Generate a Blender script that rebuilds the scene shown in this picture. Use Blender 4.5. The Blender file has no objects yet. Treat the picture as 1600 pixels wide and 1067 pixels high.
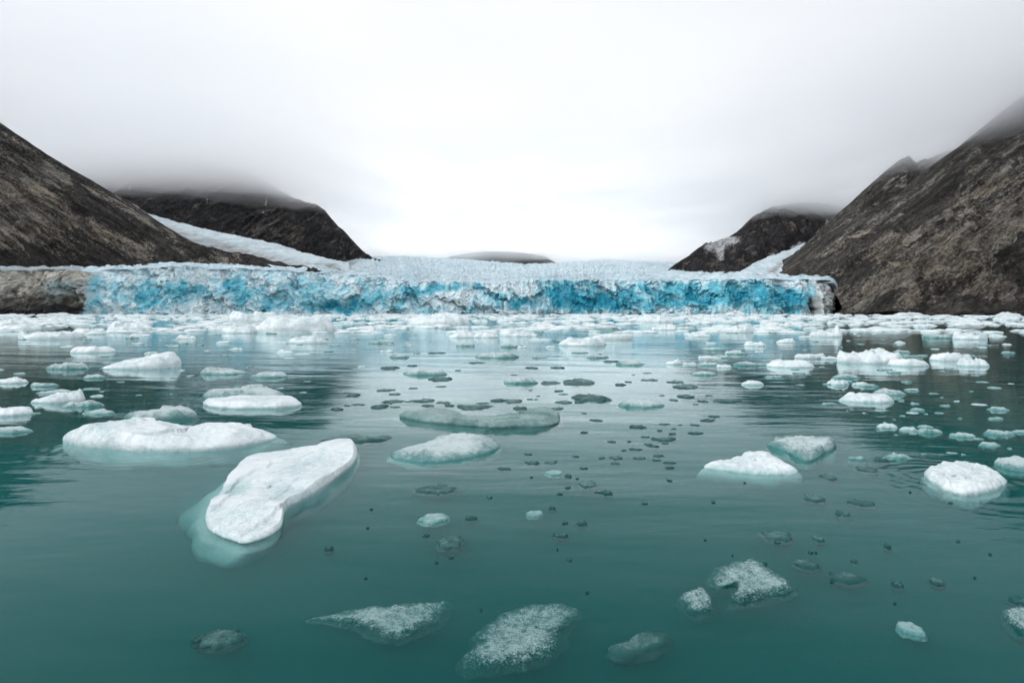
import bpy, math, random
import numpy as np
R = math.radians
random.seed(7)
SC = bpy.context.scene
COL = SC.collection

# ---------------------------------------------------------------- camera, sky, sun, exposure
F = 889.0          # focal length in photo pixels (1600 wide)
HY = 487.0         # horizon row
CAMH = 2.5
cam = bpy.data.objects.new('camera', bpy.data.cameras.new('camera'))
COL.objects.link(cam)
cam.location = (0, 0, CAMH)
cam.rotation_euler = (R(90), 0, 0)
cam.data.sensor_width = 36.0
cam.data.lens = 36.0 * F / 1600.0
cam.data.shift_y = -(533.5 - HY) / 1600.0
cam.data.clip_start = 0.1
cam.data.clip_end = 20000
SC.camera = cam

SUN_EL, SUN_AZ = R(42), R(255)          # azimuth measured from +Y clockwise: behind the camera, to the left
world = bpy.data.worlds.new('World')
SC.world = world
world.use_nodes = True
wn, wl = world.node_tree.nodes, world.node_tree.links
wn.clear()
w_out = wn.new('ShaderNodeOutputWorld')
w_bg = wn.new('ShaderNodeBackground')
w_bg.inputs['Strength'].default_value = 0.1
w_sky = wn.new('ShaderNodeTexSky')
w_sky.sky_type = 'NISHITA'
w_sky.sun_disc = False
w_sky.sun_elevation = SUN_EL
w_sky.sun_rotation = SUN_AZ
w_sky.dust_density = 2.0
w_tc = wn.new('ShaderNodeTexCoord')
w_map = wn.new('ShaderNodeMapping')
w_map.inputs['Scale'].default_value = (1.0, 1.0, 2.6)
w_noise = wn.new('ShaderNodeTexNoise')
w_noise.inputs['Scale'].default_value = 1.6
w_noise.inputs['Detail'].default_value = 5
w_ramp = wn.new('ShaderNodeValToRGB')   # overcast deck: soft grey variation between cloud banks
w_ramp.color_ramp.elements[0].position = 0.3
w_ramp.color_ramp.elements[0].color = (0.84, 0.855, 0.88, 1)
w_ramp.color_ramp.elements[1].position = 0.7
w_ramp.color_ramp.elements[1].color = (1.0, 1.0, 1.0, 1)
w_mul = wn.new('ShaderNodeVectorMath'); w_mul.operation = 'SCALE'
w_mul.inputs['Scale'].default_value = 8.8
w_mix = wn.new('ShaderNodeMixRGB')
w_mix.inputs['Fac'].default_value = 0.9
wl.new(w_tc.outputs['Generated'], w_map.inputs['Vector'])
wl.new(w_map.outputs['Vector'], w_noise.inputs['Vector'])
wl.new(w_noise.outputs['Fac'], w_ramp.inputs['Fac'])
w_sep = wn.new('ShaderNodeSeparateXYZ')
w_el = wn.new('ShaderNodeMapRange')
w_el.interpolation_type = 'SMOOTHSTEP'
w_el.inputs['From Min'].default_value = 0.09
w_el.inputs['From Max'].default_value = 0.30
w_el.inputs['To Min'].default_value = 12.0
w_el.inputs['To Max'].default_value = 8.0
wl.new(w_tc.outputs['Generated'], w_sep.inputs[0])
wl.new(w_sep.outputs['Z'], w_el.inputs['Value'])
wl.new(w_el.outputs[0], w_mul.inputs['Scale'])
wl.new(w_ramp.outputs['Color'], w_mul.inputs[0])
wl.new(w_sky.outputs['Color'], w_mix.inputs['Color1'])
wl.new(w_mul.outputs['Vector'], w_mix.inputs['Color2'])
wl.new(w_mix.outputs['Color'], w_bg.inputs['Color'])
wl.new(w_bg.outputs['Background'], w_out.inputs['Surface'])

sun = bpy.data.objects.new('sun', bpy.data.lights.new('sun', 'SUN'))
COL.objects.link(sun)
sun.data.energy = 1.1
sun.data.angle = R(14)
sun.data.color = (1.0, 0.97, 0.93)
# lamp shines along its -Z: from (az, el) toward the scene
sun.rotation_euler = (R(90) - SUN_EL, 0, math.pi - SUN_AZ)

SC.view_settings.view_transform = 'Standard'
SC.view_settings.look = 'None'
SC.view_settings.gamma = 1
SC.view_settings.exposure = 0.56
SC.cycles.max_bounces = 16
SC.cycles.diffuse_bounces = 3
SC.cycles.glossy_bounces = 3
SC.cycles.transmission_bounces = 4
SC.cycles.transparent_max_bounces = 24
SC.cycles.volume_bounces = 12
SC.cycles.use_denoising = True

# ---------------------------------------------------------------- helpers
def tag(o, label=None, cat=None, group=None, kind=None):
    if label: o['label'] = label
    if cat: o['category'] = cat
    if group: o['group'] = group
    if kind: o['kind'] = kind
    return o

def at(px, py, D):
    """point of the place seen at photo pixel (px, py), D metres ahead"""
    return ((px - 800.0) / F * D, D, CAMH + (HY - py) / F * D)

def water_xy(px, py):
    D = CAMH * F / (py - HY)
    return ((px - 800.0) / F * D, D)

_rng = np.random.RandomState(11)
_perm = _rng.permutation(256)
_perm = np.concatenate([_perm, _perm, _perm])
_ga = _rng.randn(256, 3); _ga /= np.linalg.norm(_ga, axis=1)[:, None]

def perlin(x, y, z):
    x, y, z = np.broadcast_arrays(np.asarray(x, float), np.asarray(y, float), np.asarray(z, float))
    xi, yi, zi = np.floor(x).astype(int), np.floor(y).astype(int), np.floor(z).astype(int)
    xf, yf, zf = x - xi, y - yi, z - zi
    u, v, w = [t * t * t * (t * (t * 6 - 15) + 10) for t in (xf, yf, zf)]
    def g(i, j, k):
        h = _perm[_perm[_perm[(xi + i) & 255] + ((yi + j) & 255)] + ((zi + k) & 255)]
        gr = _ga[h]
        return gr[..., 0] * (xf - i) + gr[..., 1] * (yf - j) + gr[..., 2] * (zf - k)
    x00 = g(0,0,0) * (1-u) + g(1,0,0) * u
    x10 = g(0,1,0) * (1-u) + g(1,1,0) * u
    x01 = g(0,0,1) * (1-u) + g(1,0,1) * u
    x11 = g(0,1,1) * (1-u) + g(1,1,1) * u
    return ((x00 * (1-v) + x10 * v) * (1-w) + (x01 * (1-v) + x11 * v) * w) * 1.6

def fbm(x, y, z=0.0, octv=5, gain=0.5):
    s, a, f, n = 0.0, 1.0, 1.0, 0.0
    for i in range(octv):
        s = s + a * perlin(np.asarray(x) * f + 17.3 * i, np.asarray(y) * f - 9.1 * i, np.asarray(z) * f + 3.7 * i)
        n += a; a *= gain; f *= 2.03
    return s / n

def ridged(x, y, z=0.0, octv=5, gain=0.5):
    s, a, f, n = 0.0, 1.0, 1.0, 0.0
    for i in range(octv):
        s = s + a * (1.0 - np.abs(perlin(np.asarray(x) * f + 31.7 * i, np.asarray(y) * f + 5.3 * i, np.asarray(z) * f - 8.9 * i)) * 1.7)
        n += a; a *= gain; f *= 2.03
    return s / n

def sstep(a, b, x):
    t = np.clip((np.asarray(x, float) - a) / (b - a), 0, 1)
    return t * t * (3 - 2 * t)

def curve(pts, n, closed=False, linear=False):
    """Catmull-Rom through control points, n samples"""
    p = np.asarray(pts, float)
    m = len(p)
    if closed:
        t = np.arange(n) / n * m
    else:
        t = np.linspace(0, m - 1, n)
    i = np.floor(t).astype(int)
    if not closed: i = np.minimum(i, m - 2)
    f = (t - i)[:, None]
    def P(k):
        return p[k % m] if closed else p[np.clip(k, 0, m - 1)]
    if linear:
        return P(i) * (1 - f) + P(i + 1) * f
    p0, p1, p2, p3 = P(i - 1), P(i), P(i + 1), P(i + 2)
    return 0.5 * (2 * p1 + (p2 - p0) * f + (2*p0 - 5*p1 + 4*p2 - p3) * f**2 + (3*p1 - p0 - 3*p2 + p3) * f**3)

def mesh_from(name, verts, faces, mat, attrs=None, smooth=True):
    me = bpy.data.meshes.new(name)
    verts = np.asarray(verts, dtype=np.float32).reshape(-1, 3)
    me.vertices.add(len(verts))
    me.vertices.foreach_set('co', verts.ravel())
    sizes = np.array([len(f) for f in faces], dtype=np.int32) if not isinstance(faces, np.ndarray) else np.full(len(faces), faces.shape[1], dtype=np.int32)
    flat = faces.ravel().astype(np.int32) if isinstance(faces, np.ndarray) else np.fromiter((i for f in faces for i in f), dtype=np.int32)
    me.loops.add(len(flat))
    me.loops.foreach_set('vertex_index', flat)
    me.polygons.add(len(sizes))
    starts = np.zeros(len(sizes), dtype=np.int32); starts[1:] = np.cumsum(sizes)[:-1]
    me.polygons.foreach_set('loop_start', starts)
    me.polygons.foreach_set('loop_total', sizes)
    me.update(calc_edges=True)
    me.validate()
    me.polygons.foreach_set('use_smooth', np.full(len(me.polygons), smooth))
    if attrs:
        for k, a in attrs.items():
            at_ = me.attributes.new(k, 'FLOAT_COLOR', 'POINT')
            a = np.asarray(a, dtype=np.float32)
            if a.shape[1] == 3: a = np.concatenate([a, np.ones((len(a), 1), np.float32)], 1)
            at_.data.foreach_set('color', a.ravel())
    if mat: me.materials.append(mat)
    return me

def link(name, me, parent=None):
    o = bpy.data.objects.new(name, me)
    COL.objects.link(o)
    if parent: o.parent = parent
    return o

def empty(name, loc=(0, 0, 0)):
    o = bpy.data.objects.new(name, None)
    COL.objects.link(o); o.location = loc
    return o

def grid_faces(nu, nv, wrap=False):
    """vertex index = i*nv + j"""
    i = np.arange(nu if wrap else nu - 1)[:, None]; j = np.arange(nv - 1)[None, :]
    i2 = (i + 1) % nu
    a = i * nv + j; b = i2 * nv + j; c = i2 * nv + j + 1; d = i * nv + j + 1
    return np.stack([a + 0*j, b + 0*j, c + 0*j, d + 0*j], -1).reshape(-1, 4)

# ---------------------------------------------------------------- node helpers
def new_mat(name):
    m = bpy.data.materials.new(name); m.use_nodes = True
    m.node_tree.nodes.clear()
    return m, m.node_tree.nodes, m.node_tree.links

def N(ns, kind, **kw):
    n = ns.new('ShaderNode' + kind)
    for k, v in kw.items():
        if k in n.inputs: n.inputs[k].default_value = v
        else: setattr(n, k, v)
    return n

def ramp(ns, stops):
    n = ns.new('ShaderNodeValToRGB')
    cr = n.color_ramp
    while len(cr.elements) < len(stops): cr.elements.new(0.5)
    for e, (p, c) in zip(cr.elements, stops):
        e.position = p
        e.color = (c, c, c, 1) if isinstance(c, (int, float)) else (*c, 1)
    return n

def noise_node(ns, ls, vec, scale, detail=6, rough=0.6, sc=(1, 1, 1), rot=(0, 0, 0)):
    if any(rot):                                   # turn first, stretch afterwards
        mr = ns.new('ShaderNodeMapping')
        mr.inputs['Rotation'].default_value = rot
        ls.new(vec, mr.inputs['Vector']); vec = mr.outputs['Vector']
    mp = ns.new('ShaderNodeMapping')
    mp.inputs['Scale'].default_value = sc
    ls.new(vec, mp.inputs['Vector'])
    t = ns.new('ShaderNodeTexNoise')
    t.inputs['Scale'].default_value = scale
    t.inputs['Detail'].default_value = detail
    t.inputs['Roughness'].default_value = rough
    ls.new(mp.outputs['Vector'], t.inputs['Vector'])
    return t

def mixc(ns, ls, fac, a, b, mode='MIX'):
    n = ns.new('ShaderNodeMixRGB'); n.blend_type = mode
    for s, v in (('Fac', fac), ('Color1', a), ('Color2', b)):
        if hasattr(v, 'is_output') or isinstance(v, bpy.types.NodeSocket): ls.new(v, n.inputs[s])
        elif isinstance(v, (int, float)): n.inputs[s].default_value = v
        else: n.inputs[s].default_value = (*v, 1)
    return n.outputs['Color']

def mth(ns, ls, op, a, b=None, c=None, clamp=False):
    n = ns.new('ShaderNodeMath'); n.operation = op; n.use_clamp = clamp
    for i, v in enumerate((a, b, c)):
        if v is None: continue
        if isinstance(v, (int, float)): n.inputs[i].default_value = v
        else: ls.new(v, n.inputs[i])
    return n.outputs[0]

# ---------------------------------------------------------------- materials of the setting
def mat_rock(name, rot, dark, mid, light, warm):
    """rock and scree with strata that run along one dip (rot, about Y)"""
    m, ns, ls = new_mat(name)
    tc = N(ns, 'TexCoord'); ob = tc.outputs['Object']
    at_ = N(ns, 'Attribute', attribute_name='mask')
    sep = N(ns, 'SeparateColor'); ls.new(at_.outputs['Color'], sep.inputs['Color'])
    streak = noise_node(ns, ls, ob, 0.05, 9, 0.68, (0.4, 1.0, 3.2), (0, rot, 0))
    fine = noise_node(ns, ls, ob, 0.40, 8, 0.78, (0.75, 1, 1.3), (0, rot, 0))
    blotch = noise_node(ns, ls, ob, 0.017, 6, 0.6, (0.22, 1.0, 1.7), (0, rot, 0))
    hue = noise_node(ns, ls, ob, 0.03, 4, 0.6)
    comb = mth(ns, ls, 'ADD', mth(ns, ls, 'MULTIPLY', streak.outputs['Fac'], 0.5), mth(ns, ls, 'MULTIPLY', fine.outputs['Fac'], 0.5))
    base = ramp(ns, [(0.40, [c * 0.3 for c in dark]), (0.48, dark), (0.55, mid), (0.63, [c * 1.7 for c in mid])])
    ls.new(comb, base.inputs['Fac'])
    outc = ramp(ns, [(0.40, [c * 0.25 for c in mid]), (0.47, mid), (0.53, light), (0.62, [min(1, c * 1.9) for c in light])])
    ls.new(comb, outc.inputs['Fac'])
    hr = ramp(ns, [(0.42, (1, 1, 1)), (0.62, warm)])
    ls.new(hue.outputs['Fac'], hr.inputs['Fac'])
    oc = mixc(ns, ls, 1.0, outc.outputs['Color'], hr.outputs['Color'], 'MULTIPLY')
    of = mth(ns, ls, 'ADD', sep.outputs['Red'], mth(ns, ls, 'MULTIPLY', mth(ns, ls, 'SUBTRACT', mth(ns, ls, 'ADD', blotch.outputs['Fac'], mth(ns, ls, 'MULTIPLY', mth(ns, ls, 'ADD', streak.outputs['Fac'], fine.outputs['Fac']), 0.5)), 1.0), 3.2))
    orr = ramp(ns, [(0.3, 0.0), (0.55, 1.0)])
    ls.new(of, orr.inputs['Fac'])
    col = mixc(ns, ls, orr.outputs['Color'], base.outputs['Color'], oc)
    col = mixc(ns, ls, mth(ns, ls, 'MULTIPLY', sep.outputs['Blue'], 0.7), col, [c * 0.35 for c in dark])
    sf = mth(ns, ls, 'ADD', sep.outputs['Green'], mth(ns, ls, 'MULTIPLY', mth(ns, ls, 'SUBTRACT', fine.outputs['Fac'], 0.5), 2.4))
    sr = ramp(ns, [(0.46, 0.0), (0.54, 1.0)]); ls.new(sf, sr.inputs['Fac'])
    col_snow = sr.outputs['Color']
    col = mixc(ns, ls, col_snow, col, (0.84, 0.87, 0.90))
    joint_shade = noise_node(ns, ls, ob, 0.055, 6, 0.6, (0.16, 1.0, 1.5), (0, rot, 0))   # joints along the strata; gully shade painted into the colour
    jd = mth(ns, ls, 'ABSOLUTE', mth(ns, ls, 'SUBTRACT', joint_shade.outputs['Fac'], 0.5))
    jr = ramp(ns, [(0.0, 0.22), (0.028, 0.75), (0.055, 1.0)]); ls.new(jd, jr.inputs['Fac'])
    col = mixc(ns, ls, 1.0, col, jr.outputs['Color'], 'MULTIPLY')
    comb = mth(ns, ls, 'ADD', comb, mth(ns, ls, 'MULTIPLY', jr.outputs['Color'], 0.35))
    bp = N(ns, 'Bump', Strength=1.0, Distance=6.0); ls.new(comb, bp.inputs['Height'])
    b2 = N(ns, 'Bump', Strength=1.0, Distance=2.4); ls.new(fine.outputs['Fac'], b2.inputs['Height']); ls.new(bp.outputs['Normal'], b2.inputs['Normal'])
    p = N(ns, 'BsdfPrincipled', Roughness=0.9)
    p.inputs['Specular IOR Level'].default_value = 0.25
    ls.new(col, p.inputs['Base Color']); ls.new(b2.outputs['Normal'], p.inputs['Normal'])
    o = N(ns, 'OutputMaterial'); ls.new(p.outputs[0], o.inputs['Surface'])
    return m

def mat_glacier(name, fine_scale=0.5, bump=1.0):
    """firn and glacier ice: colour from the mesh's own ice-colour attribute, broken up by noise"""
    m, ns, ls = new_mat(name)
    tc = N(ns, 'TexCoord'); ob = tc.outputs['Object']
    at_ = N(ns, 'Attribute', attribute_name='ice')
    n1 = noise_node(ns, ls, ob, fine_scale, 8, 0.7)
    n2 = noise_node(ns, ls, ob, fine_scale * 0.25, 6, 0.65, (1, 1, 0.6))
    f = ramp(ns, [(0.3, (0.66, 0.80, 0.87)), (0.5, (1, 1, 1)), (0.66, (1.15, 1.15, 1.15))])
    ls.new(n1.outputs['Fac'], f.inputs['Fac'])
    f2 = ramp(ns, [(0.32, (0.66, 0.86, 0.95)), (0.5, (1, 1, 1)), (0.68, (1.1, 1.1, 1.1))])
    ls.new(n2.outputs['Fac'], f2.inputs['Fac'])
    col = mixc(ns, ls, 1.0, at_.outputs['Color'], f.outputs['Color'], 'MULTIPLY')
    col = mixc(ns, ls, 1.0, col, f2.outputs['Color'], 'MULTIPLY')
    bp = N(ns, 'Bump', Strength=bump, Distance=1.5); ls.new(n1.outputs['Fac'], bp.inputs['Height'])
    p = N(ns, 'BsdfPrincipled', Roughness=0.55)
    p.inputs['Specular IOR Level'].default_value = 0.3
    ls.new(col, p.inputs['Base Color']); ls.new(bp.outputs['Normal'], p.inputs['Normal'])
    o = N(ns, 'OutputMaterial'); ls.new(p.outputs[0], o.inputs['Surface'])
    return m

RINGS = [(*water_xy(1508, 752), .62, 1.6, .0014), (*water_xy(735, 700), .6, 2.2, .0009), (*water_xy(815, 995), .35, 2.0, .0006), (*water_xy(250, 700), 1.6, 1.6, .0007)]

def mat_water():
    m, ns, ls = new_mat('fjord_water')
    tc = N(ns, 'TexCoord'); ob = tc.outputs['Object']
    a = noise_node(ns, ls, ob, 0.6, 3, 0.5, (0.22, 1.0, 1), (0, 0, R(7)))
    b = noise_node(ns, ls, ob, 2.8, 4, 0.6, (0.28, 1.0, 1), (0, 0, R(-8)))
    c = noise_node(ns, ls, ob, 0.12, 3, 0.5, (0.5, 1.0, 1), (0, 0, R(15)))
    patch = noise_node(ns, ls, ob, 0.09, 3, 0.5, (0.6, 1.0, 1))
    pr = ramp(ns, [(0.38, 0.35), (0.62, 1.0)]); ls.new(patch.outputs['Fac'], pr.inputs['Fac'])
    h = mth(ns, ls, 'MULTIPLY', a.outputs['Fac'], 0.038)
    h = mth(ns, ls, 'ADD', h, mth(ns, ls, 'MULTIPLY', mth(ns, ls, 'MULTIPLY', b.outputs['Fac'], 0.0115), pr.outputs['Color']))
    h = mth(ns, ls, 'ADD', h, mth(ns, ls, 'MULTIPLY', c.outputs['Fac'], 0.075))
    for (rx, ry, r0, fall, am) in RINGS:
        d = ns.new('ShaderNodeVectorMath'); d.operation = 'DISTANCE'
        wob = ns.new('ShaderNodeVectorMath'); wob.operation = 'MULTIPLY_ADD'
        wob.inputs[1].default_value = (1.1, 1.1, 0)
        ls.new(a.outputs['Color'], wob.inputs[0]); ls.new(ob, wob.inputs[2])
        ls.new(wob.outputs[0], d.inputs[0]); d.inputs[1].default_value = (rx + .55, ry + .55, 0)
        q = d.outputs['Value']
        sn = mth(ns, ls, 'SINE', mth(ns, ls, 'MULTIPLY', q, 26.0))
        env = mth(ns, ls, 'POWER', 2.718, mth(ns, ls, 'MULTIPLY', mth(ns, ls, 'MAXIMUM', mth(ns, ls, 'SUBTRACT', q, r0), 0.0), -fall))
        h = mth(ns, ls, 'ADD', h, mth(ns, ls, 'MULTIPLY', mth(ns, ls, 'MULTIPLY', sn, env), am))
    bp = N(ns, 'Bump', Strength=1.0, Distance=1.0); ls.new(h, bp.inputs['Height'])
    fr = N(ns, 'Fresnel', IOR=1.33); ls.new(bp.outputs['Normal'], fr.inputs['Normal'])
    geo = N(ns, 'NewGeometry')
    pol = ramp(ns, [(0.0, 0.0), (0.06, 0.02), (0.14, 0.08), (0.28, 0.26), (0.42, 0.56), (0.58, 0.8), (1.0, 1.0)])   # light off the water as through a polarising filter
    ls.new(fr.outputs[0], pol.inputs['Fac'])
    fac = mth(ns, ls, 'MULTIPLY', pol.outputs['Color'], mth(ns, ls, 'SUBTRACT', 1.0, geo.outputs['Backfacing']))
    tr = N(ns, 'BsdfTransparent')
    gl = N(ns, 'BsdfGlossy', Roughness=0.015); gl.inputs['Color'].default_value = (.90, .99, 1, 1); ls.new(bp.outputs['Normal'], gl.inputs['Normal'])
    mx = N(ns, 'MixShader'); ls.new(fac, mx.inputs[0]); ls.new(tr.outputs[0], mx.inputs[1]); ls.new(gl.outputs[0], mx.inputs[2])
    va = N(ns, 'VolumeAbsorption', Density=2.2); va.inputs['Color'].default_value = (0.0, 0.42, 0.40, 1)
    vs = N(ns, 'VolumeScatter', Density=0.42); vs.inputs['Color'].default_value = (0.03, 0.90, 0.92, 1)
    vs.inputs['Anisotropy'].default_value = 0.0
    ad = N(ns, 'AddShader'); ls.new(va.outputs[0], ad.inputs[0]); ls.new(vs.outputs[0], ad.inputs[1])
    o = N(ns, 'OutputMaterial'); ls.new(mx.outputs[0], o.inputs['Surface']); ls.new(ad.outputs[0], o.inputs['Volume'])
    return m

def mat_cloud(dens):
    m, ns, ls = new_mat('stratus')
    v = N(ns, 'VolumePrincipled', Density=dens)
    v.inputs['Color'].default_value = (.975, .985, 1, 1)
    v.inputs['Anisotropy'].default_value = 0.85
    o = N(ns, 'OutputMaterial'); ls.new(v.outputs[0], o.inputs['Volume'])
    return m

# ---------------------------------------------------------------- water
def box_mesh(name, x0, x1, y0, y1, z0, z1, mat):
    v = [(x, y, z) for x in (x0, x1) for y in (y0, y1) for z in (z0, z1)]
    f = [(0, 1, 3, 2), (4, 6, 7, 5), (0, 4, 5, 1), (2, 3, 7, 6), (0, 2, 6, 4), (1, 5, 7, 3)]
    return mesh_from(name, v, f, mat, smooth=False)

water = link('water', box_mesh('water', -3500, 3500, -1500, 6000, -14, 0, mat_water()))
tag(water, kind='structure')
m_, ns_, ls_ = new_mat('silt')
p_ = N(ns_, 'BsdfPrincipled', Roughness=0.9); p_.inputs['Base Color'].default_value = (0.03, 0.06, 0.06, 1)
nz = noise_node(ns_, ls_, N(ns_, 'TexCoord').outputs['Object'], 0.2)
rr = ramp(ns_, [(0.3, (0.02, 0.04, 0.04)), (0.7, (0.05, 0.08, 0.08))]); ls_.new(nz.outputs['Fac'], rr.inputs['Fac'])
ls_.new(rr.outputs['Color'], p_.inputs['Base Color'])
ls_.new(p_.outputs[0], N(ns_, 'OutputMaterial').inputs['Surface'])
g_ = np.array([(x, y, -10 + 1.5 * math.sin(x * .01) * math.cos(y * .013)) for x in np.linspace(-3400, 3400, 40) for y in np.linspace(-1400, 5900, 40)])
tag(link('seabed', mesh_from('seabed', g_, grid_faces(40, 40), m_)), kind='structure')

# ---------------------------------------------------------------- mountains
def blobs(px, py, lst):
    s = np.zeros_like(px)
    for cx, cy, rx, ry, st in lst:
        s = s + st * np.exp(-((px - cx) / rx) ** 2 - ((py - cy) / ry) ** 2)
    return s

def mountain(name, ridge, base, nu, nv, mat, dip, amp, lam, conc=1.2, back=500, seed=0.0, outcrop=(), snow=(), dark=(), jag=3.0, rib_amp=8.0):
    rd = curve([at(*p) for p in ridge], nu); bs = curve([at(*p) for p in base], nu)
    v = np.linspace(0, 1, nv)[None, :, None]
    P = bs[:, None, :] * (1 - v) + rd[:, None, :] * v
    zb, zr = bs[:, None, 2], rd[:, None, 2]
    P[..., 2] = zb + (zr - zb) * v[..., 0] ** conc
    # photo pixel of each undisplaced point, used only to place outcrops and snow where they lie
    qx = 800 + P[..., 0] / P[..., 1] * F; qy = HY - (P[..., 2] - CAMH) / P[..., 1] * F
    du = np.gradient(P, axis=0); dv = np.gradient(P, axis=1)
    n = np.cross(du, dv); n /= np.linalg.norm(n, axis=2)[..., None] + 1e-9
    n *= np.where(n[..., 1:2] > 0, -1, 1)
    x, y, z = P[..., 0], P[..., 1], P[..., 2]
    al = x * math.cos(dip) + z * math.sin(dip); ac = -x * math.sin(dip) + z * math.cos(dip)
    d = (ridged(ac / lam, al / (lam * 4), seed + y / (lam * 5), 5, 0.55) - 0.55) * 2 * amp
    d = d + fbm(x / (lam * 2.5), y / (lam * 2.5), z / (lam * 2.5) + seed, 4) * amp * 0.9
    d = d + fbm(ac / (lam * .16), al / (lam * .45), seed, 4, 0.6) * amp * 0.3
    tp = np.clip((1 - v[..., 0]) * 3.5, 0.22, 1) * np.clip(.2 + v[..., 0] * 7, 0, 1)
    rib = ridged(ac / (lam * 1.9), al / (lam * 9), seed + 6, 3, .45)
    d = d + (sstep(.35, .95, rib) - .5) * rib_amp
    rib2 = ridged(ac / (lam * .33), al / (lam * 2.6), seed + 9, 4, .6)
    d = d + (rib2 - .55) * amp * .55
    P = P + n * (d * tp)[..., None]
    P[:, :, 2] += fbm(x / 9, y / 9, z / 9 + seed, 4) * jag * v[..., 0]
    nb = 14
    t = np.linspace(0, 1, nb + 1)[1:][None, :, None]
    B = P[:, -1:, :] + np.array([0, back, 0])[None, None, :] * t
    B[..., 2] = P[:, -1:, 2] * (1 - t[..., 0] ** 1.3) - 12 * t[..., 0]
    B[..., 2] += fbm(B[..., 0] / 60, B[..., 1] / 60, seed, 4) * 14 * np.sin(t[..., 0] * math.pi)
    allp = np.concatenate([P, B], 1)
    mk = np.zeros(allp.shape[:2] + (3,))
    mk[:, :nv, 0] = blobs(qx, qy, outcrop); mk[:, :nv, 1] = blobs(qx, qy, snow); mk[:, :nv, 2] = np.clip(blobs(qx, qy, dark), 0, 1)
    me = mesh_from(name, allp, grid_faces(nu, nv + nb), mat, {'mask': mk.reshape(-1, 3)})
    o = link(name, me)
    tag(o, kind='structure')
    return o

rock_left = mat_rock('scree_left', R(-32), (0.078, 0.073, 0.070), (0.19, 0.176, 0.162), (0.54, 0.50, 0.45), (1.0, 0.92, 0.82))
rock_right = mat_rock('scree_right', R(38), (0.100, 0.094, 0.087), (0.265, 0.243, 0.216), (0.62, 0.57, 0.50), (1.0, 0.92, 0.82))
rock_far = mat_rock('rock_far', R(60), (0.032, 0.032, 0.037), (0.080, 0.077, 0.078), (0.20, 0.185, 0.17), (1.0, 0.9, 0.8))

# near slope on the left
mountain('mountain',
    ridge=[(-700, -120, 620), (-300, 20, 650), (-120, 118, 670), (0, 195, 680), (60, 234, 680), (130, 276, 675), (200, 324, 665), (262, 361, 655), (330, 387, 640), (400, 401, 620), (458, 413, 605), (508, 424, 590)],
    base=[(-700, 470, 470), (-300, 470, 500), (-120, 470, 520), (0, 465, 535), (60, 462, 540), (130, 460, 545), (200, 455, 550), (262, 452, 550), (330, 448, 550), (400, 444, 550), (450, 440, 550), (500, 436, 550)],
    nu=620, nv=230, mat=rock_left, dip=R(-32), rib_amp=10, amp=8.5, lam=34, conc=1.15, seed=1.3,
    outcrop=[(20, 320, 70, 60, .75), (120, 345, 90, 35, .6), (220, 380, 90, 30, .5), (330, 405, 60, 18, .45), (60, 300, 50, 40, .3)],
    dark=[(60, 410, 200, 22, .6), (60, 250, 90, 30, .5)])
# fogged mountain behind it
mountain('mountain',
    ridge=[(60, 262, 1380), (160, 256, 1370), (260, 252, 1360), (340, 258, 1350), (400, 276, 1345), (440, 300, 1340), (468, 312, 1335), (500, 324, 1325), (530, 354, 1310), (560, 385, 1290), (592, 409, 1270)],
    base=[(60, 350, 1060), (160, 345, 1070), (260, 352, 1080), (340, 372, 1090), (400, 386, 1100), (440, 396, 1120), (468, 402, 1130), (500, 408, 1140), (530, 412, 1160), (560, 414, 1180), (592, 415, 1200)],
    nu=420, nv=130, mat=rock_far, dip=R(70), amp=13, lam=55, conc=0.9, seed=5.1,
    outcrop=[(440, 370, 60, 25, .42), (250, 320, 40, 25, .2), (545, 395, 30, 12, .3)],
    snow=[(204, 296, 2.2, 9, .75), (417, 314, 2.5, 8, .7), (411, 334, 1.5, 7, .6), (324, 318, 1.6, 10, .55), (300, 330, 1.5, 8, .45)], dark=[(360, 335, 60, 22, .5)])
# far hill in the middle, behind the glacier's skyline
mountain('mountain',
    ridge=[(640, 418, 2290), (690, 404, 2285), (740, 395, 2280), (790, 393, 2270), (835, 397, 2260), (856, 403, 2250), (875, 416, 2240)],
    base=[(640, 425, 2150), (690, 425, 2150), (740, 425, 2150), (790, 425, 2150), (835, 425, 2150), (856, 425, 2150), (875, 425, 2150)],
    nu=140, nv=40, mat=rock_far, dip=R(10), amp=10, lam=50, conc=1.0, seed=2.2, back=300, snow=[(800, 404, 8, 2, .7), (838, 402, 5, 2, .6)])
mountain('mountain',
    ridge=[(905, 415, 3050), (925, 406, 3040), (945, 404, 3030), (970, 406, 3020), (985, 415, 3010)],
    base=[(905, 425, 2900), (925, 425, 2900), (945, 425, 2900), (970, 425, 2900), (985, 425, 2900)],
    nu=80, nv=24, mat=rock_far, dip=R(10), amp=8, lam=50, conc=1.0, seed=3.2, back=300, snow=[(962, 409, 10, 3, .7)])
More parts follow.
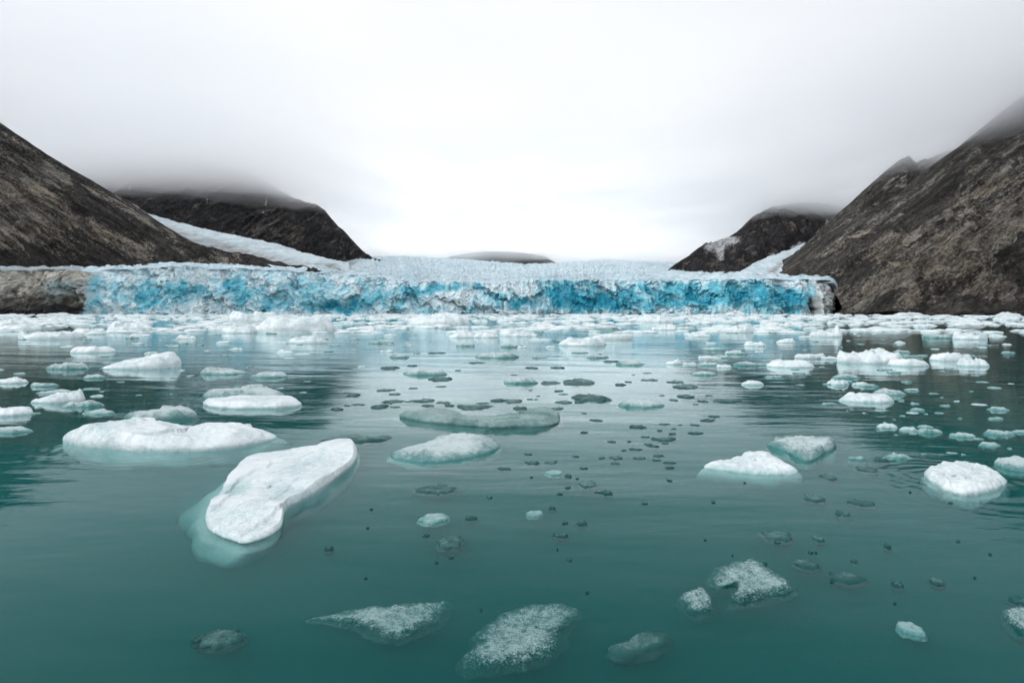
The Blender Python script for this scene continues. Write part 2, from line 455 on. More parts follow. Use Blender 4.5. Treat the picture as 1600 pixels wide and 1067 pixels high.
# spur with snow field at the right of the glacier
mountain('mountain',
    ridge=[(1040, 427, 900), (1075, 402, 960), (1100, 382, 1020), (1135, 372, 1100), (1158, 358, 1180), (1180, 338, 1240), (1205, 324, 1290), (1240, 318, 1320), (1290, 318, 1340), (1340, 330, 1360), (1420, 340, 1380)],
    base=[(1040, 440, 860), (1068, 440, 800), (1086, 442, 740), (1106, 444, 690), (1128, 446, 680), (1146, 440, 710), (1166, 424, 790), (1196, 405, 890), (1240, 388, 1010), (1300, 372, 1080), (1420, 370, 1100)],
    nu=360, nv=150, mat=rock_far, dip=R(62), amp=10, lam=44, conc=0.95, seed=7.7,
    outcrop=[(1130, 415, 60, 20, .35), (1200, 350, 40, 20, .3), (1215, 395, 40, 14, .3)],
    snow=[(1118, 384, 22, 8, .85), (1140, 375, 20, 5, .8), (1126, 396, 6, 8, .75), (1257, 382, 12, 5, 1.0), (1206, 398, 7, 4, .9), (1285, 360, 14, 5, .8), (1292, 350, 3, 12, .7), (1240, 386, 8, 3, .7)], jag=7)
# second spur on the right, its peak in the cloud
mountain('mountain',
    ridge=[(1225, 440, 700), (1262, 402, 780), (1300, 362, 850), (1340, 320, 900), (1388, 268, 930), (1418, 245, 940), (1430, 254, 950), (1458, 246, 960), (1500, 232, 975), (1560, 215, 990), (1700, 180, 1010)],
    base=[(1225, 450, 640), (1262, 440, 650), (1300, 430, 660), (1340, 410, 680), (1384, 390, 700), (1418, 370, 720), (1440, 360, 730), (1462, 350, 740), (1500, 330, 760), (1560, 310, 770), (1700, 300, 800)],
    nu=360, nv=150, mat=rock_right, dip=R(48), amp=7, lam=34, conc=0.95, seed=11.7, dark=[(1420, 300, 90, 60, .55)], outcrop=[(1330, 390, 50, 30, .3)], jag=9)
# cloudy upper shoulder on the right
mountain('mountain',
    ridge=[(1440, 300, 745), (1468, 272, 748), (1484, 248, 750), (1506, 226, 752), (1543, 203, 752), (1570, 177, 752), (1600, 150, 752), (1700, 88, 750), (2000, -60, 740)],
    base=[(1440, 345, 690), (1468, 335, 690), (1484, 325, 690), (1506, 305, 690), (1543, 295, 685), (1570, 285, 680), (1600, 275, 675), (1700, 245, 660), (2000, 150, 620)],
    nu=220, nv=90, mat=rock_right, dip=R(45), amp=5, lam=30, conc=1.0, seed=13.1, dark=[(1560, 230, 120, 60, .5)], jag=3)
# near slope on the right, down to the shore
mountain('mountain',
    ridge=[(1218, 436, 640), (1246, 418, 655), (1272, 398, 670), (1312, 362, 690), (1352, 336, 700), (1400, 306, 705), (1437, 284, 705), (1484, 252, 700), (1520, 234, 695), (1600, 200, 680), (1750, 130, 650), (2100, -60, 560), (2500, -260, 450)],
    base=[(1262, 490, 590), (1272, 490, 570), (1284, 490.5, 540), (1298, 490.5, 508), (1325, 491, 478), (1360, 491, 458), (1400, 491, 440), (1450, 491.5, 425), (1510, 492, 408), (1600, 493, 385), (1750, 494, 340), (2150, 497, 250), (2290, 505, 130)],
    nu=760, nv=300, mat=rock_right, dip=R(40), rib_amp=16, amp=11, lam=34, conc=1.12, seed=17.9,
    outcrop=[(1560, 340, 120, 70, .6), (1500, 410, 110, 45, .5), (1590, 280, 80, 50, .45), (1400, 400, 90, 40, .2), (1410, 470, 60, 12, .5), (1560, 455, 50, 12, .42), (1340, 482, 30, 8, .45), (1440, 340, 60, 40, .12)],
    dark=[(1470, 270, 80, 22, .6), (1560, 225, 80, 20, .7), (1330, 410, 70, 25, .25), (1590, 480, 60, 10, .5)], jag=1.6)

# ---------------------------------------------------------------- glacier
def cells2(x, y, seed):
    """jittered Voronoi: (random value, local x, local y, distance to the cell edge) of the nearest cell"""
    xi, yi = np.floor(x), np.floor(y)
    best = np.full(x.shape, 9.0); sec = np.full(x.shape, 9.0)
    val = np.zeros(x.shape); lx = np.zeros(x.shape); ly = np.zeros(x.shape)
    for i in (-1, 0, 1):
        for j in (-1, 0, 1):
            cx, cy = xi + i, yi + j
            h = _perm[_perm[(cx.astype(int) + seed) & 255] + (cy.astype(int) & 255)]
            jx = ((h * 57 + 13) % 251) / 251.0; jy = ((h * 91 + 71) % 241) / 241.0
            dx, dy = x - cx - jx, y - cy - jy
            d = np.sqrt(dx * dx + dy * dy)
            m = d < best
            sec = np.where(m, best, np.minimum(sec, d))
            best = np.where(m, d, best)
            val = np.where(m, ((h * 37 + 5) % 239) / 239.0, val); lx = np.where(m, dx, lx); ly = np.where(m, dy, ly)
    return val, lx, ly, sec - best

def interp(px, pts):
    p = np.asarray(pts, float)
    return np.interp(px, p[:, 0], p[:, 1])

EDGE_Y = [(-500, 424), (0, 421), (55, 421), (90, 420), (130, 424), (160, 421), (215, 420), (245, 417), (275, 415), (330, 420), (375, 419), (440, 423), (500, 426), (560, 431), (620, 437), (680, 440), (760, 441), (830, 437), (900, 436), (1000, 438), (1080, 438), (1150, 437), (1205, 434), (1240, 438), (1275, 434), (1294, 436), (1302, 440), (1309, 452), (1318, 474)]
EDGE_D = [(-500, 470), (0, 490), (128, 500), (140, 508), (300, 515), (560, 525), (700, 522), (830, 540), (950, 548), (1080, 530), (1200, 515), (1262, 520), (1272, 528), (1284, 508), (1300, 512), (1308, 530), (1318, 600)]

def build_glacier():
    root = empty('glacier', (0, 520, 0))
    tag(root, 'wide glacier with a broken blue ice cliff standing in the water between the mountains', 'glacier')
    NU, NV = 1500, 84
    px = np.linspace(-420, 1318, NU)
    ey = interp(px, EDGE_Y); ed = interp(px, EDGE_D)
    k = np.ones(9) / 9
    ey = np.convolve(np.pad(ey, 4, 'edge'), k, 'valid'); ed = np.convolve(np.pad(ed, 4, 'edge'), k, 'valid')
    X = (px - 800) / F * ed
    ztop = CAMH + (HY - ey) / F * ed + fbm(X / 9, 3.3, 0, 5, .65) * 3.0 + fbm(X / 40, 8.8, 0, 3) * 1.5 + (ridged(X / 5, 2.2, 0, 3) - .5) * 1.6
    v = np.linspace(0, 1, NV)[None, :]
    Z = -4 + (ztop[:, None] + 4) * v
    ztop = ztop + (cells2(X / 13 + fbm(X / 8, 1.1, 0, 3) * .5, X * 0 + .5, 21)[0] - .5) * 3.5
    x2 = np.repeat(X[:, None], NV, 1)
    bay = fbm(X / 55, 1.7, 0, 3)[:, None] * 10
    wx = x2 + fbm(x2 / 14, Z / 14, 4.4, 3) * 7; wz = Z + fbm(x2 / 14, Z / 14, 9.4, 3) * 7
    rough = (ridged(wx / 17, wz / 24, 0.5, 6, .6) - 0.55) * -5.0
    diag = (ridged((wx + wz * 0.9) / 30, (wz - wx * .5) / 55, 2.5, 4, .5) - .5) * -7.0
    flutes = (ridged(x2 / 6.0, Z / 60, 6.1, 4, .55) - .5) * -3.5
    pxx = np.repeat(px[:, None], NV, 1)
    pyy = HY - (Z - CAMH) / ed[:, None] * F
    flw = np.exp(-((pxx - 890) / 130) ** 2) + 0.3
    D = ed[:, None] + v * 9 + bay + rough + diag + flutes * flw + v ** 3 * (6.0 + fbm(x2 / 18, 5.5, 0, 4) * 9)
    D = D + fbm(wx / 3.5, wz / 3.5, 5.5, 3, .6) * 1.6
    D = D + fbm(x2 / 5, Z / 5, 2.8, 4, .6) * 7 * sstep(1272, 1290, pxx)
    qx = wx + fbm(wx / 6, wz / 6, 12.5, 4, .65) * 9; qz = wz + fbm(wx / 6, wz / 6, 19.5, 4, .65) * 9
    c1, l1x, l1y, e1 = cells2(qx / 21 + qz / 40, qz / 19, 3)
    c2, l2x, l2y, e2 = cells2(qx / 5.0 + qz / 16, qz / 10.0, 8)
    D = D + (c1 - .5) * 3.5 + l1x * (c1 - .4) * 8 + l1y * 2 + (c2 - .5) * 2.2 + l2x * (((c2 * 7) % 1) - .5) * 4
    D = D + 1.2 * (1 - sstep(0, .06, e1)) * (c1 > .6)
    # a cave at the right end, a slumped apron in the middle, overhang shadow at the left
    D = D + 9 * np.exp(-((pxx - 1272) / 5) ** 2) * sstep(456, 474, pyy)
    D = D - 9 * np.exp(-((pxx - 740) / 70) ** 2) * sstep(448, 488, pyy)
    D = D + 10 * np.exp(-((pxx - 95) / 30) ** 2) * sstep(458, 470, pyy)
    D = D + 9 * np.exp(-((pxx - 515) / 45) ** 2 - ((pyy - 484) / 10) ** 2)
    # the right end tapers down into the rock
    pe = np.where(pxx > 1284, 1284 + (pxx - 1284) * (.30 + .70 * v ** .8), pxx)
    x2 = x2 + (pe - pxx) / F * ed[:, None]
    P = np.stack([x2 * 1.0, D, Z], -1)
    # colour of the ice itself
    white, pale, blue, deep = (np.array(c) for c in ((.74, .85, .90), (.48, .75, .84), (.16, .54, .67), (.03, .35, .50)))
    wpx = pxx + fbm(x2 / 12, Z / 12, 1.1, 4, .6) * 34; wpy = pyy + fbm(x2 / 12, Z / 12, 6.6, 4, .6) * 16
    b = blobs(wpx, wpy, [(152, 462, 14, 26, .5), (180, 450, 16, 14, .5), (235, 470, 40, 18, .85), (300, 452, 34, 12, .95), (370, 456, 30, 22, .8), (440, 472, 55, 18, .6), (520, 481, 40, 8, 1.2), (500, 455, 60, 18, .35),
        (560, 468, 45, 20, .5), (640, 452, 38, 10, .95), (615, 470, 30, 16, .5), (690, 448, 26, 8, .8), (735, 450, 24, 7, .9), (770, 462, 24, 8, .9), (806, 476, 22, 9, 1.2), (885, 462, 42, 26, 1.5),
        (960, 472, 48, 15, 1.4), (1040, 468, 50, 18, .8), (1060, 447, 40, 10, .6), (1120, 466, 50, 22, .85), (1175, 456, 45, 20, .95), (1250, 467, 24, 18, 1.35), (1215, 470, 30, 20, .7)])
    b = b + fbm(wx / 11, wz / 9, 7.7, 5, .6) * 1.20 - 0.02
    b = b + (c1 - .5) * .42 + (c2 - .5) * .30
    b = b * (1 - 0.6 * sstep(440, 428, pyy)) + 0.03
    def lerp(a, c, t): return a + (c - a) * np.clip(t, 0, 1)[..., None]
    C = lerp(np.broadcast_to(white, P.shape), pale, b / 0.32)
    C = lerp(C, blue, (b - .32) / .5)
    C = lerp(C, deep, (b - .85) / .55)
    # rubble and dirt frozen into both ends; cave shade painted on
    dn = fbm(wx / 8, wz / 8, 2.1, 5, .65)
    dm = sstep(138, 118, pxx + dn * 14)
    dirt = lerp(np.broadcast_to(np.array((.54, .50, .44)), P.shape), np.array((.12, .10, .085)), .38 + dn * 2.0 + (pyy - 455) / 90)
    dirt = lerp(dirt, np.array((.30, .38, .40)), np.exp(-((pxx - 95) / 28) ** 2 - ((pyy - 448) / 10) ** 2) * 1.2)
    dk = np.exp(-((wpx - 92) / 36) ** 2 - ((wpy - 484) / 14) ** 2) * 1.5 + sstep(482, 488, pyy) * .8 + np.exp(-((wpx - 10) / 60) ** 2 - ((wpy - 482) / 14) ** 2) * .8  # near black in low patches and towards the waterline
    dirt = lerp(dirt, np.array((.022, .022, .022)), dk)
    C = lerp(C, dirt, dm)
    rm = sstep(1262, 1284, wpx) * 1.0
    cap = lerp(np.broadcast_to(np.array((.70, .73, .73)), P.shape), np.array((.34, .32, .29)), .2 + dn * 1.4)
    C = lerp(C, cap, rm)
    C = lerp(C, np.array((.02, .035, .04)), 1.0 * np.exp(-((wpx - 1273) / 7) ** 2) * sstep(458, 472, pyy + dn * 8))  # darkness inside the cave, painted into the ice colour
    # thin dirt lines in the ice; darker block edges, cracks and specks
    ln = ridged(wx / 9, wz / 16, 3.9, 4, .6)
    C = C * (1 - 0.32 * sstep(.86, .97, ln))[..., None]
    C = C * (1 - .25 * (1 - sstep(.0, .05, e1)) * (c1 > .6))[..., None]
    vc = ridged(x2 / 7 + fbm(x2 / 9, Z / 9, 3.3, 3) * .6, Z / 45, 6.6, 3, .5)
    C = C * (1 - .5 * sstep(.86, .96, vc) * (.25 + np.exp(-((pxx - 870) / 190) ** 2)) * sstep(474, 452, pyy))[..., None]
    C = C * (1 - .12 * (1 - sstep(.0, .08, e2)))[..., None]
    spk = fbm(x2 / 1.6, Z / 1.6, 8.2, 3, .6)
    C = C * (1 - .22 * sstep(.25, .5, spk))[..., None]
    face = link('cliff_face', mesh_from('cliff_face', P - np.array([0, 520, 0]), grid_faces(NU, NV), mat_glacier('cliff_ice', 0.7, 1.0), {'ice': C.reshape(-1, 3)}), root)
    # upper surface from the cliff edge back to the skyline
    MV = 170
    HOR = [(-420, 419), (0, 417), (130, 418), (275, 412), (400, 413), (500, 414), (540, 412), (560, 405), (590, 402.5), (640, 402), (700, 405), (760, 409), (820, 414), (860, 413), (910, 410), (960, 408.5), (1010, 410), (1050, 412), (1090, 416), (1140, 424), (1200, 428), (1240, 433), (1318, 433)]
    FARD = [(-420, 650), (400, 700), (500, 800), (545, 1150), (600, 2000), (660, 2450), (1000, 2450), (1060, 1800), (1150, 900), (1250, 700), (1318, 640)]
    hy = interp(px, HOR) ; fd = interp(px, FARD)
    hy = np.minimum(hy, ey - 1.0)
    t = np.linspace(0, 1, MV)[None, :]
    d0 = P[:, -1, 1][:, None]
    DD = d0 * (fd[:, None] / d0) ** t
    ye0 = HY - (P[:, -1, 2][:, None] - CAMH) / d0 * F
    s = 1 - (1 - t) ** 1.5
    ye0 = ye0 * np.exp(-t * 22) + ey[:, None] * (1 - np.exp(-t * 22))
    YY = ye0 + (hy[:, None] - ye0) * s
    xx = (pxx[:, :1] - 800) / F * DD
    zz = CAMH + (HY - YY) / F * DD
    amp = np.clip((DD - d0) / 60, 0, 1) * (0.7 + DD / 420)
    cre = ridged(xx / 60, DD / 16, 1.2, 5, .6) - .55
    ser = fbm(xx / 9, DD / 9, 3.1, 4, .6)
    zz = zz + cre * amp * 3.0 + ser * amp * 2.4
    xx[:, 0] = P[:, -1, 0]
    S = np.stack([xx, DD, zz], -1); S[:, 0] = P[:, -1]
    cb = np.clip(.30 - cre * .9 + fbm(xx / 80, DD / 120, 9.9, 4) * .5 - ser * .6, 0, 1)
    CS = lerp(np.broadcast_to(np.array((.55, .65, .70)), S.shape), np.array((.17, .34, .43)), cb * 1.1)
    dirty = sstep(.2, .5, fbm(xx / 14, DD / 40, 4.5, 5, .65) + .15 * np.exp(-((DD - 640) / 120) ** 2)) * .5
    edge_d = np.exp(-((pxx[:, :1] - 535) / 26) ** 2) * sstep(560, 640, DD) * sstep(1000, 760, DD)
    dirty = dirty + edge_d * sstep(-.15, .25, fbm(xx / 12, DD / 12, 1.5, 4, .6)) * .9 + dm[:, :1] * .5
    CS = lerp(CS, np.array((.16, .15, .14)), dirty)
    link('ice_surface', mesh_from('ice_surface', S - np.array([0, 520, 0]), grid_faces(NU, MV), mat_glacier('firn', 0.25, 0.8), {'ice': CS.reshape(-1, 3)}), root)

build_glacier()

def tongue(label, up, low, nu, nv, seed, dirtf):
    a = curve([at(*p) for p in up], nu); b = curve([at(*p) for p in low], nu)
    v = np.linspace(0, 1, nv)[None, :, None]
    P = b[:, None, :] * (1 - v) + a[:, None, :] * v
    x, y = P[..., 0], P[..., 1]
    qx = 800 + x / y * F; qy = HY - (P[..., 2] - CAMH) / y * F
    cre = ridged(x / 10, y / 30, seed, 5, .6) - .55
    P[..., 2] += cre * 2.2 + fbm(x / 30, y / 30, seed, 4) * 2
    cb = np.clip(.15 - cre * .6 + fbm(x / 40, y / 60, seed + 2, 4) * .6, 0, 1)
    C = np.array((.54, .60, .63)) + (np.array((.26, .38, .44)) - np.array((.54, .60, .63))) * cb[..., None]
    d = np.clip(dirtf(qx, qy) + fbm(x / 9, y / 25, seed + 5, 5, .65) * .9 - .05, 0, 1)
    C = C + (np.array((.15, .135, .12)) - C) * (d * .92)[..., None]
    # close it underneath with a skirt
    S = P.copy(); lowr = P[:, :1].copy(); lowr[..., 2] -= 40
    S = np.concatenate([lowr, P], 1); C = np.concatenate([C[:, :1], C], 1)
    o = link('side_glacier', mesh_from('side_glacier', S, grid_faces(nu, nv + 1), mat_glacier('tongue_ice', 0.22, .8), {'ice': C.reshape(-1, 3)}))
    return tag(o, label, 'glacier')

tongue('narrow white ice tongue sliding down behind the dark left slope towards the main glacier',
    [(190, 318, 1120), (235, 335, 1100), (285, 349, 1070), (330, 360, 1030), (385, 371, 980), (430, 381, 920), (470, 393, 860), (505, 402, 800), (545, 411, 740)],
    [(190, 345, 830), (235, 365, 820), (285, 385, 800), (330, 400, 760), (385, 412, 700), (430, 420, 640), (470, 428, 590), (505, 430, 575), (545, 432, 570)],
    420, 90, 3.3,
    lambda x, y: .8 * sstep(-5, 16, y - np.interp(x, [235, 330, 400, 460, 530], [341, 368, 386, 404, 418])) + .8 * np.exp(-((x - 512) / 20) ** 2 - ((y - 416) / 6) ** 2))
tongue('crevassed pale ice tongue coming down between the snow-patched spur and the right slope',
    [(1122, 441, 670), (1145, 434, 690), (1168, 417, 760), (1198, 402, 850), (1236, 389, 950), (1266, 376, 1030), (1290, 362, 1120), (1312, 352, 1180)],
    [(1200, 441, 560), (1222, 438, 590), (1240, 432, 660), (1262, 424, 720), (1285, 412, 780), (1310, 400, 830), (1330, 384, 880), (1350, 370, 920)],
    240, 90, 8.3,
    lambda x, y: .9 * np.exp(-((x - y * -.9 - 1590) / 7) ** 2) * sstep(400, 420, y))

# ---------------------------------------------------------------- low cloud hanging on the mountains
def build_cloud(drop, thick, dens, label):
    nx, ny = 150, 110
    xs = np.linspace(-3200, 3200, nx)
    ys = 230 * (5600 / 230) ** np.linspace(0, 1, ny)
    Xc, Yc = np.meshgrid(xs, ys, indexing='ij')
    base = 250 - 18 * sstep(0, 500, Xc) * sstep(1500, 900, Yc) - 36 * sstep(300, 700, Xc) * sstep(950, 1250, Yc) - 48 * sstep(1600, 2200, Yc)
    base = base - drop + fbm(Xc / 110, Yc / 200, 1.0 + drop, 5, .6) * (20 + drop * .7)
    top = base + drop + thick * .4 + (45 + thick * .6) * sstep(150, 700, np.abs(Xc) * 1500 / (Yc + 500)) + fbm(Xc / 300, Yc / 300, 6.0, 3) * 15
    b = np.stack([Xc, Yc, base], -1).reshape(-1, 3); t = np.stack([Xc, Yc, top], -1).reshape(-1, 3)
    fb = grid_faces(nx, ny)[:, ::-1]; ft = grid_faces(nx, ny) + nx * ny
    n = nx * ny
    side = []
    for i in range(nx - 1):
        for j, fl in ((0, 0), (ny - 1, 1)):
            q = [i * ny + j, (i + 1) * ny + j, (i + 1) * ny + j + n, i * ny + j + n]
            side.append(q[::-1] if fl else q)
    for j in range(ny - 1):
        for i, fl in ((0, 1), (nx - 1, 0)):
            q = [i * ny + j, i * ny + j + 1, i * ny + j + 1 + n, i * ny + j + n]
            side.append(q[::-1] if fl else q)
    faces = np.concatenate([fb, ft, np.array(side)])
    o = link('cloud', mesh_from('cloud', np.concatenate([b, t]), faces, mat_cloud(dens)))
    tag(o, kind='stuff', label=label, cat='cloud')
build_cloud(0, 60, 0.008, 'low grey stratus cloud covering the mountain tops')
build_cloud(26, 20, 0.0028, 'thin ragged mist hanging below the grey stratus on the mountain sides')

# ---------------------------------------------------------------- floating ice
def mat_ice(name, body, wet, rough, speck, glass, alpha=1.0, bscale=9.0, bump=0.9, rim=0.0, fineness=0.2):
    """glacier ice in the water. body: bubbly ice, glass: clear ice colour, speck: share of white bubbles"""
    m, ns, ls = new_mat(name)
    tc = N(ns, 'TexCoord'); ob = tc.outputs['Object']
    oi = N(ns, 'ObjectInfo')
    shift = ns.new('ShaderNodeVectorMath'); shift.operation = 'ADD'
    rv = ns.new('ShaderNodeVectorMath'); rv.operation = 'SCALE'; rv.inputs['Scale'].default_value = 57.0
    cx = N(ns, 'CombineXYZ'); ls.new(oi.outputs['Random'], cx.inputs[0]); ls.new(oi.outputs['Random'], cx.inputs[1])
    ls.new(cx.outputs[0], rv.inputs[0]); ls.new(ob, shift.inputs[0]); ls.new(rv.outputs[0], shift.inputs[1])
    v = shift.outputs[0]
    geo = N(ns, 'NewGeometry')
    sepz = N(ns, 'SeparateXYZ'); ls.new(geo.outputs['Position'], sepz.inputs[0])
    pos = geo.outputs['Position']
    n1 = noise_node(ns, ls, pos, bscale, 7, 0.7)
    n2 = noise_node(ns, ls, v, 1.3, 5, 0.6)
    n3 = noise_node(ns, ls, pos, bscale * 4.5, 4, 0.7)
    comb = mth(ns, ls, 'ADD', mth(ns, ls, 'MULTIPLY', n2.outputs['Fac'], 0.7 - fineness), mth(ns, ls, 'ADD', mth(ns, ls, 'MULTIPLY', n1.outputs['Fac'], 0.3), mth(ns, ls, 'MULTIPLY', n3.outputs['Fac'], fineness)))
    if rim:
        ca = N(ns, 'Attribute', attribute_name='core')
        comb = mth(ns, ls, 'ADD', comb, mth(ns, ls, 'MULTIPLY', mth(ns, ls, 'SUBTRACT', ca.outputs['Fac'], 0.6), rim))
    r = ramp(ns, [(speck - 0.09, glass), (speck + 0.05, body), (speck + 0.2, [min(.9, c * 1.12) for c in body])])
    ls.new(comb, r.inputs['Fac'])
    # water-soaked ice at and below the waterline
    wz = N(ns, 'MapRange'); wz.inputs['From Min'].default_value = -0.02; wz.inputs['From Max'].default_value = 0.075
    wz.inputs['To Min'].default_value = 1.0; wz.inputs['To Max'].default_value = 0.0
    ls.new(mth(ns, ls, 'ADD', sepz.outputs['Z'], mth(ns, ls, 'MULTIPLY', mth(ns, ls, 'SUBTRACT', n1.outputs['Fac'], 0.5), 0.08)), wz.inputs['Value'])
    col = mixc(ns, ls, mth(ns, ls, 'MULTIPLY', wz.outputs[0], 0.85), r.outputs['Color'], wet)
    vo = N(ns, 'TexVoronoi', feature='DISTANCE_TO_EDGE', Scale=1.1)
    vm = ns.new('ShaderNodeVectorMath'); vm.operation = 'MULTIPLY_ADD'; vm.inputs[1].default_value = (.5, .5, .5)
    ls.new(n2.outputs['Color'], vm.inputs[0]); ls.new(v, vm.inputs[2]); ls.new(vm.outputs[0], vo.inputs['Vector'])
    cr = ramp(ns, [(0.0, 0.5), (0.018, 0.0)]); ls.new(vo.outputs['Distance'], cr.inputs['Fac'])
    col = mixc(ns, ls, mth(ns, ls, 'MULTIPLY', cr.outputs['Color'], n1.outputs['Fac']), col, wet)
    bp = N(ns, 'Bump', Strength=bump, Distance=0.03); ls.new(n1.outputs['Fac'], bp.inputs['Height'])
    b2 = N(ns, 'Bump', Strength=bump * .8, Distance=0.008); ls.new(n3.outputs['Fac'], b2.inputs['Height']); ls.new(bp.outputs['Normal'], b2.inputs['Normal'])
    p = N(ns, 'BsdfPrincipled', Roughness=rough, IOR=1.31)
    ls.new(col, p.inputs['Base Color']); ls.new(b2.outputs['Normal'], p.inputs['Normal'])
    if alpha < 1:
        ar = ramp(ns, [(speck - 0.10, alpha), (speck + 0.08, 1.0)]); ls.new(comb, ar.inputs['Fac'])
        ls.new(ar.outputs['Color'], p.inputs['Alpha'])
    ls.new(p.outputs[0], N(ns, 'OutputMaterial').inputs['Surface'])
    return m

ICE = {
    'white': mat_ice('white_ice', (.66, .725, .755), (.17, .37, .38), 0.30, 0.475, (.33, .46, .50), fineness=.3),
    'frost': mat_ice('frosted_ice', (.40, .49, .51), (.06, .24, .24), 0.25, 0.49, (.085, .20, .205), 0.95, rim=.16, fineness=.3),
    'clear': mat_ice('clear_ice', (.14, .23, .23), (.012, .11, .11), 0.22, 0.57, (.008, .07, .07), 0.6, rim=.12),
    'awash': mat_ice('awash_ice', (.37, .48, .49), (.015, .16, .16), 0.12, 0.51, (.012, .12, .12), 0.10, rim=.15, fineness=.5, bscale=16.0),
    'glass': mat_ice('glassy_ice', (.19, .29, .29), (.04, .14, .14), 0.15, 0.5, (.08, .17, .17), fineness=.2),
}

def floe_mesh(name, outline, center, H, kind, edge=.25, rough=.25, peaks=(), tilt=(0, 0), keel=.3, flare=1.0, shift=(0, 0), seed=0.0, N_=96, nr=26, crumble=.03, terrace=0.0, facet=0.0, cells=9):
    """closed ice body: outline (x, y) at the waterline, top H metres high, keel metres deep"""
    o = curve(outline, N_, closed=True)
    c = np.asarray(center, float)
    rel = o - c
    size = np.sqrt(np.mean(np.sum(rel ** 2, 1)))
    ang = np.arctan2(rel[:, 1], rel[:, 0])
    wob = 1 + crumble * 1.6 * fbm(np.cos(ang) * 2.6 + seed, np.sin(ang) * 2.6, seed, 3) + crumble * fbm(np.cos(ang) * 6 + seed, np.sin(ang) * 6, seed * 1.7, 4, .7)
    rel = rel * wob[:, None]
    ts = 1 - np.linspace(0, 1, nr) ** 1.7          # rings, dense at the rim
    ts[-1] = 0.02
    T = ts[None, :, None]
    top = c + rel[:, None, :] * T
    x, y = top[..., 0], top[..., 1]
    e = 1 - ts[None, :]
    ev = edge * np.clip(.75 + .9 * fbm(np.cos(ang) * 2.2 + seed, np.sin(ang) * 2.2, seed + 3, 3), .18, 2)[:, None]
    prof = np.clip(e / np.maximum(ev, .02), 0, 1) ** .6
    n = fbm(x / size * 1.3 + seed, y / size * 1.3, seed, 4, .55)
    rg = ridged(x / size * 2.1 + seed, y / size * 2.1, seed + 4, 4, .6) - .55
    h = H * (1 + rough * 1.6 * n + rough * 1.1 * rg)
    h = h + (x - c[0]) / size * tilt[0] * H + (y - c[1]) / size * tilt[1] * H
    if facet:                                       # broken blocks: every cell has its own height and slant
        fr = np.random.RandomState(int(seed * 100) % 99991)
        sx, sy = np.ptp(rel[:, 0]), np.ptp(rel[:, 1])
        cs = c + (fr.rand(cells, 2) - .5) * np.array([sx, sy])
        wx_, wy_ = x + fbm(x / size * 2, y / size * 2, seed, 3) * size * .12, y + fbm(x / size * 2, y / size * 2, seed + 8, 3) * size * .12
        dd = ((wx_[..., None] - cs[:, 0]) / sx) ** 2 + ((wy_[..., None] - cs[:, 1]) / sy) ** 2
        k_ = dd.argmin(-1)
        off = fr.uniform(-1, 1, cells); tx, ty = fr.uniform(-1.6, 1.6, (2, cells))
        h = h + facet * H * (off[k_] + tx[k_] * (wx_ - cs[k_, 0]) / sx + ty[k_] * (wy_ - cs[k_, 1]) / sy)
        h = np.maximum(h, H * .12)
    for (px_, py_, rr, hh) in peaks:
        h = h + hh * np.exp(-((x - px_) ** 2 + (y - py_) ** 2) / rr ** 2)
    if terrace:
        q = H * terrace
        h = h * .5 + .5 * (np.floor(h / q) * q + q * sstep(.6, 1, (h / q) % 1.0))
    fine = fbm(x / size * 9 + seed, y / size * 9, seed + 7, 4, .65) * rough * H * .35
    z = h * prof + fine * np.clip(prof * 1.5, 0, 1) - .015 * (1 - prof)
    und = (1 - .055 * np.exp(-(prof / .33) ** 2))[..., None]      # undercut where the water laps
    top = c + (top - c) * und
    x, y = top[..., 0], top[..., 1]
    topv = np.stack([x, y, z], -1)
    nb = 9
    tb = np.linspace(0, 1, nb + 1)[1:]
    sc = np.where(tb < .35, 1 + (flare - 1) * np.sin(tb / .35 * math.pi / 2), flare * np.cos((tb - .35) / .65 * math.pi / 2) ** .6 + .02)
    zb = -keel * tb ** 1.1 - .02
    bot = np.zeros((N_, nb, 3))
    rl = np.linalg.norm(rel, axis=1)
    kk = max(3, N_ // 6) | 1
    sm = np.convolve(np.concatenate([rl[-kk:], rl, rl[:kk]]), np.ones(kk) / kk, 'same')[kk:-kk]
    sf = 1 + (np.maximum(sm / rl, 1.0) - 1)[:, None] * np.clip(tb * 2.0, 0, 1)[None, :]
    sh = np.asarray(shift)[None, None, :] * np.clip(tb * 1.8, 0, 1)[None, :, None]
    bot[..., :2] = c + sh + rel[:, None, :] * sc[None, :, None] * sf[..., None] * (1 + .12 * fbm(np.cos(ang)[:, None] * 2 + seed, np.sin(ang)[:, None] * 2, tb[None, :] * 2, 3))[..., None]
    bot[..., 2] = zb[None, :] * (1 + .3 * fbm(np.cos(ang)[:, None] * 3, np.sin(ang)[:, None] * 3 + seed, tb[None, :], 3))
    V = np.concatenate([topv[:, ::-1], bot], 1)     # centre of top ... rim ... underside
    k = nr + nb
    faces = grid_faces(N_, k, wrap=True)
    verts = V.reshape(-1, 3)
    ct = len(verts); cb = ct + 1
    verts = np.concatenate([verts, [[c[0], c[1], verts[0::k, 2].mean()]], [[c[0], c[1], verts[k - 1::k, 2].min()]]])
    fl = [tuple(f) for f in faces]
    for i in range(N_):
        j = (i + 1) % N_
        fl.append((ct, i * k, j * k)); fl.append((cb, j * k + k - 1, i * k + k - 1))
    core = np.concatenate([np.repeat(np.clip(e / .45, 0, 1), N_, 0)[:, ::-1], np.zeros((N_, nb))], 1).reshape(-1)
    core = np.concatenate([core, [1.0, 0.0]])
    return verts, fl, ICE[kind], {'core': np.repeat(core[:, None], 3, 1)}

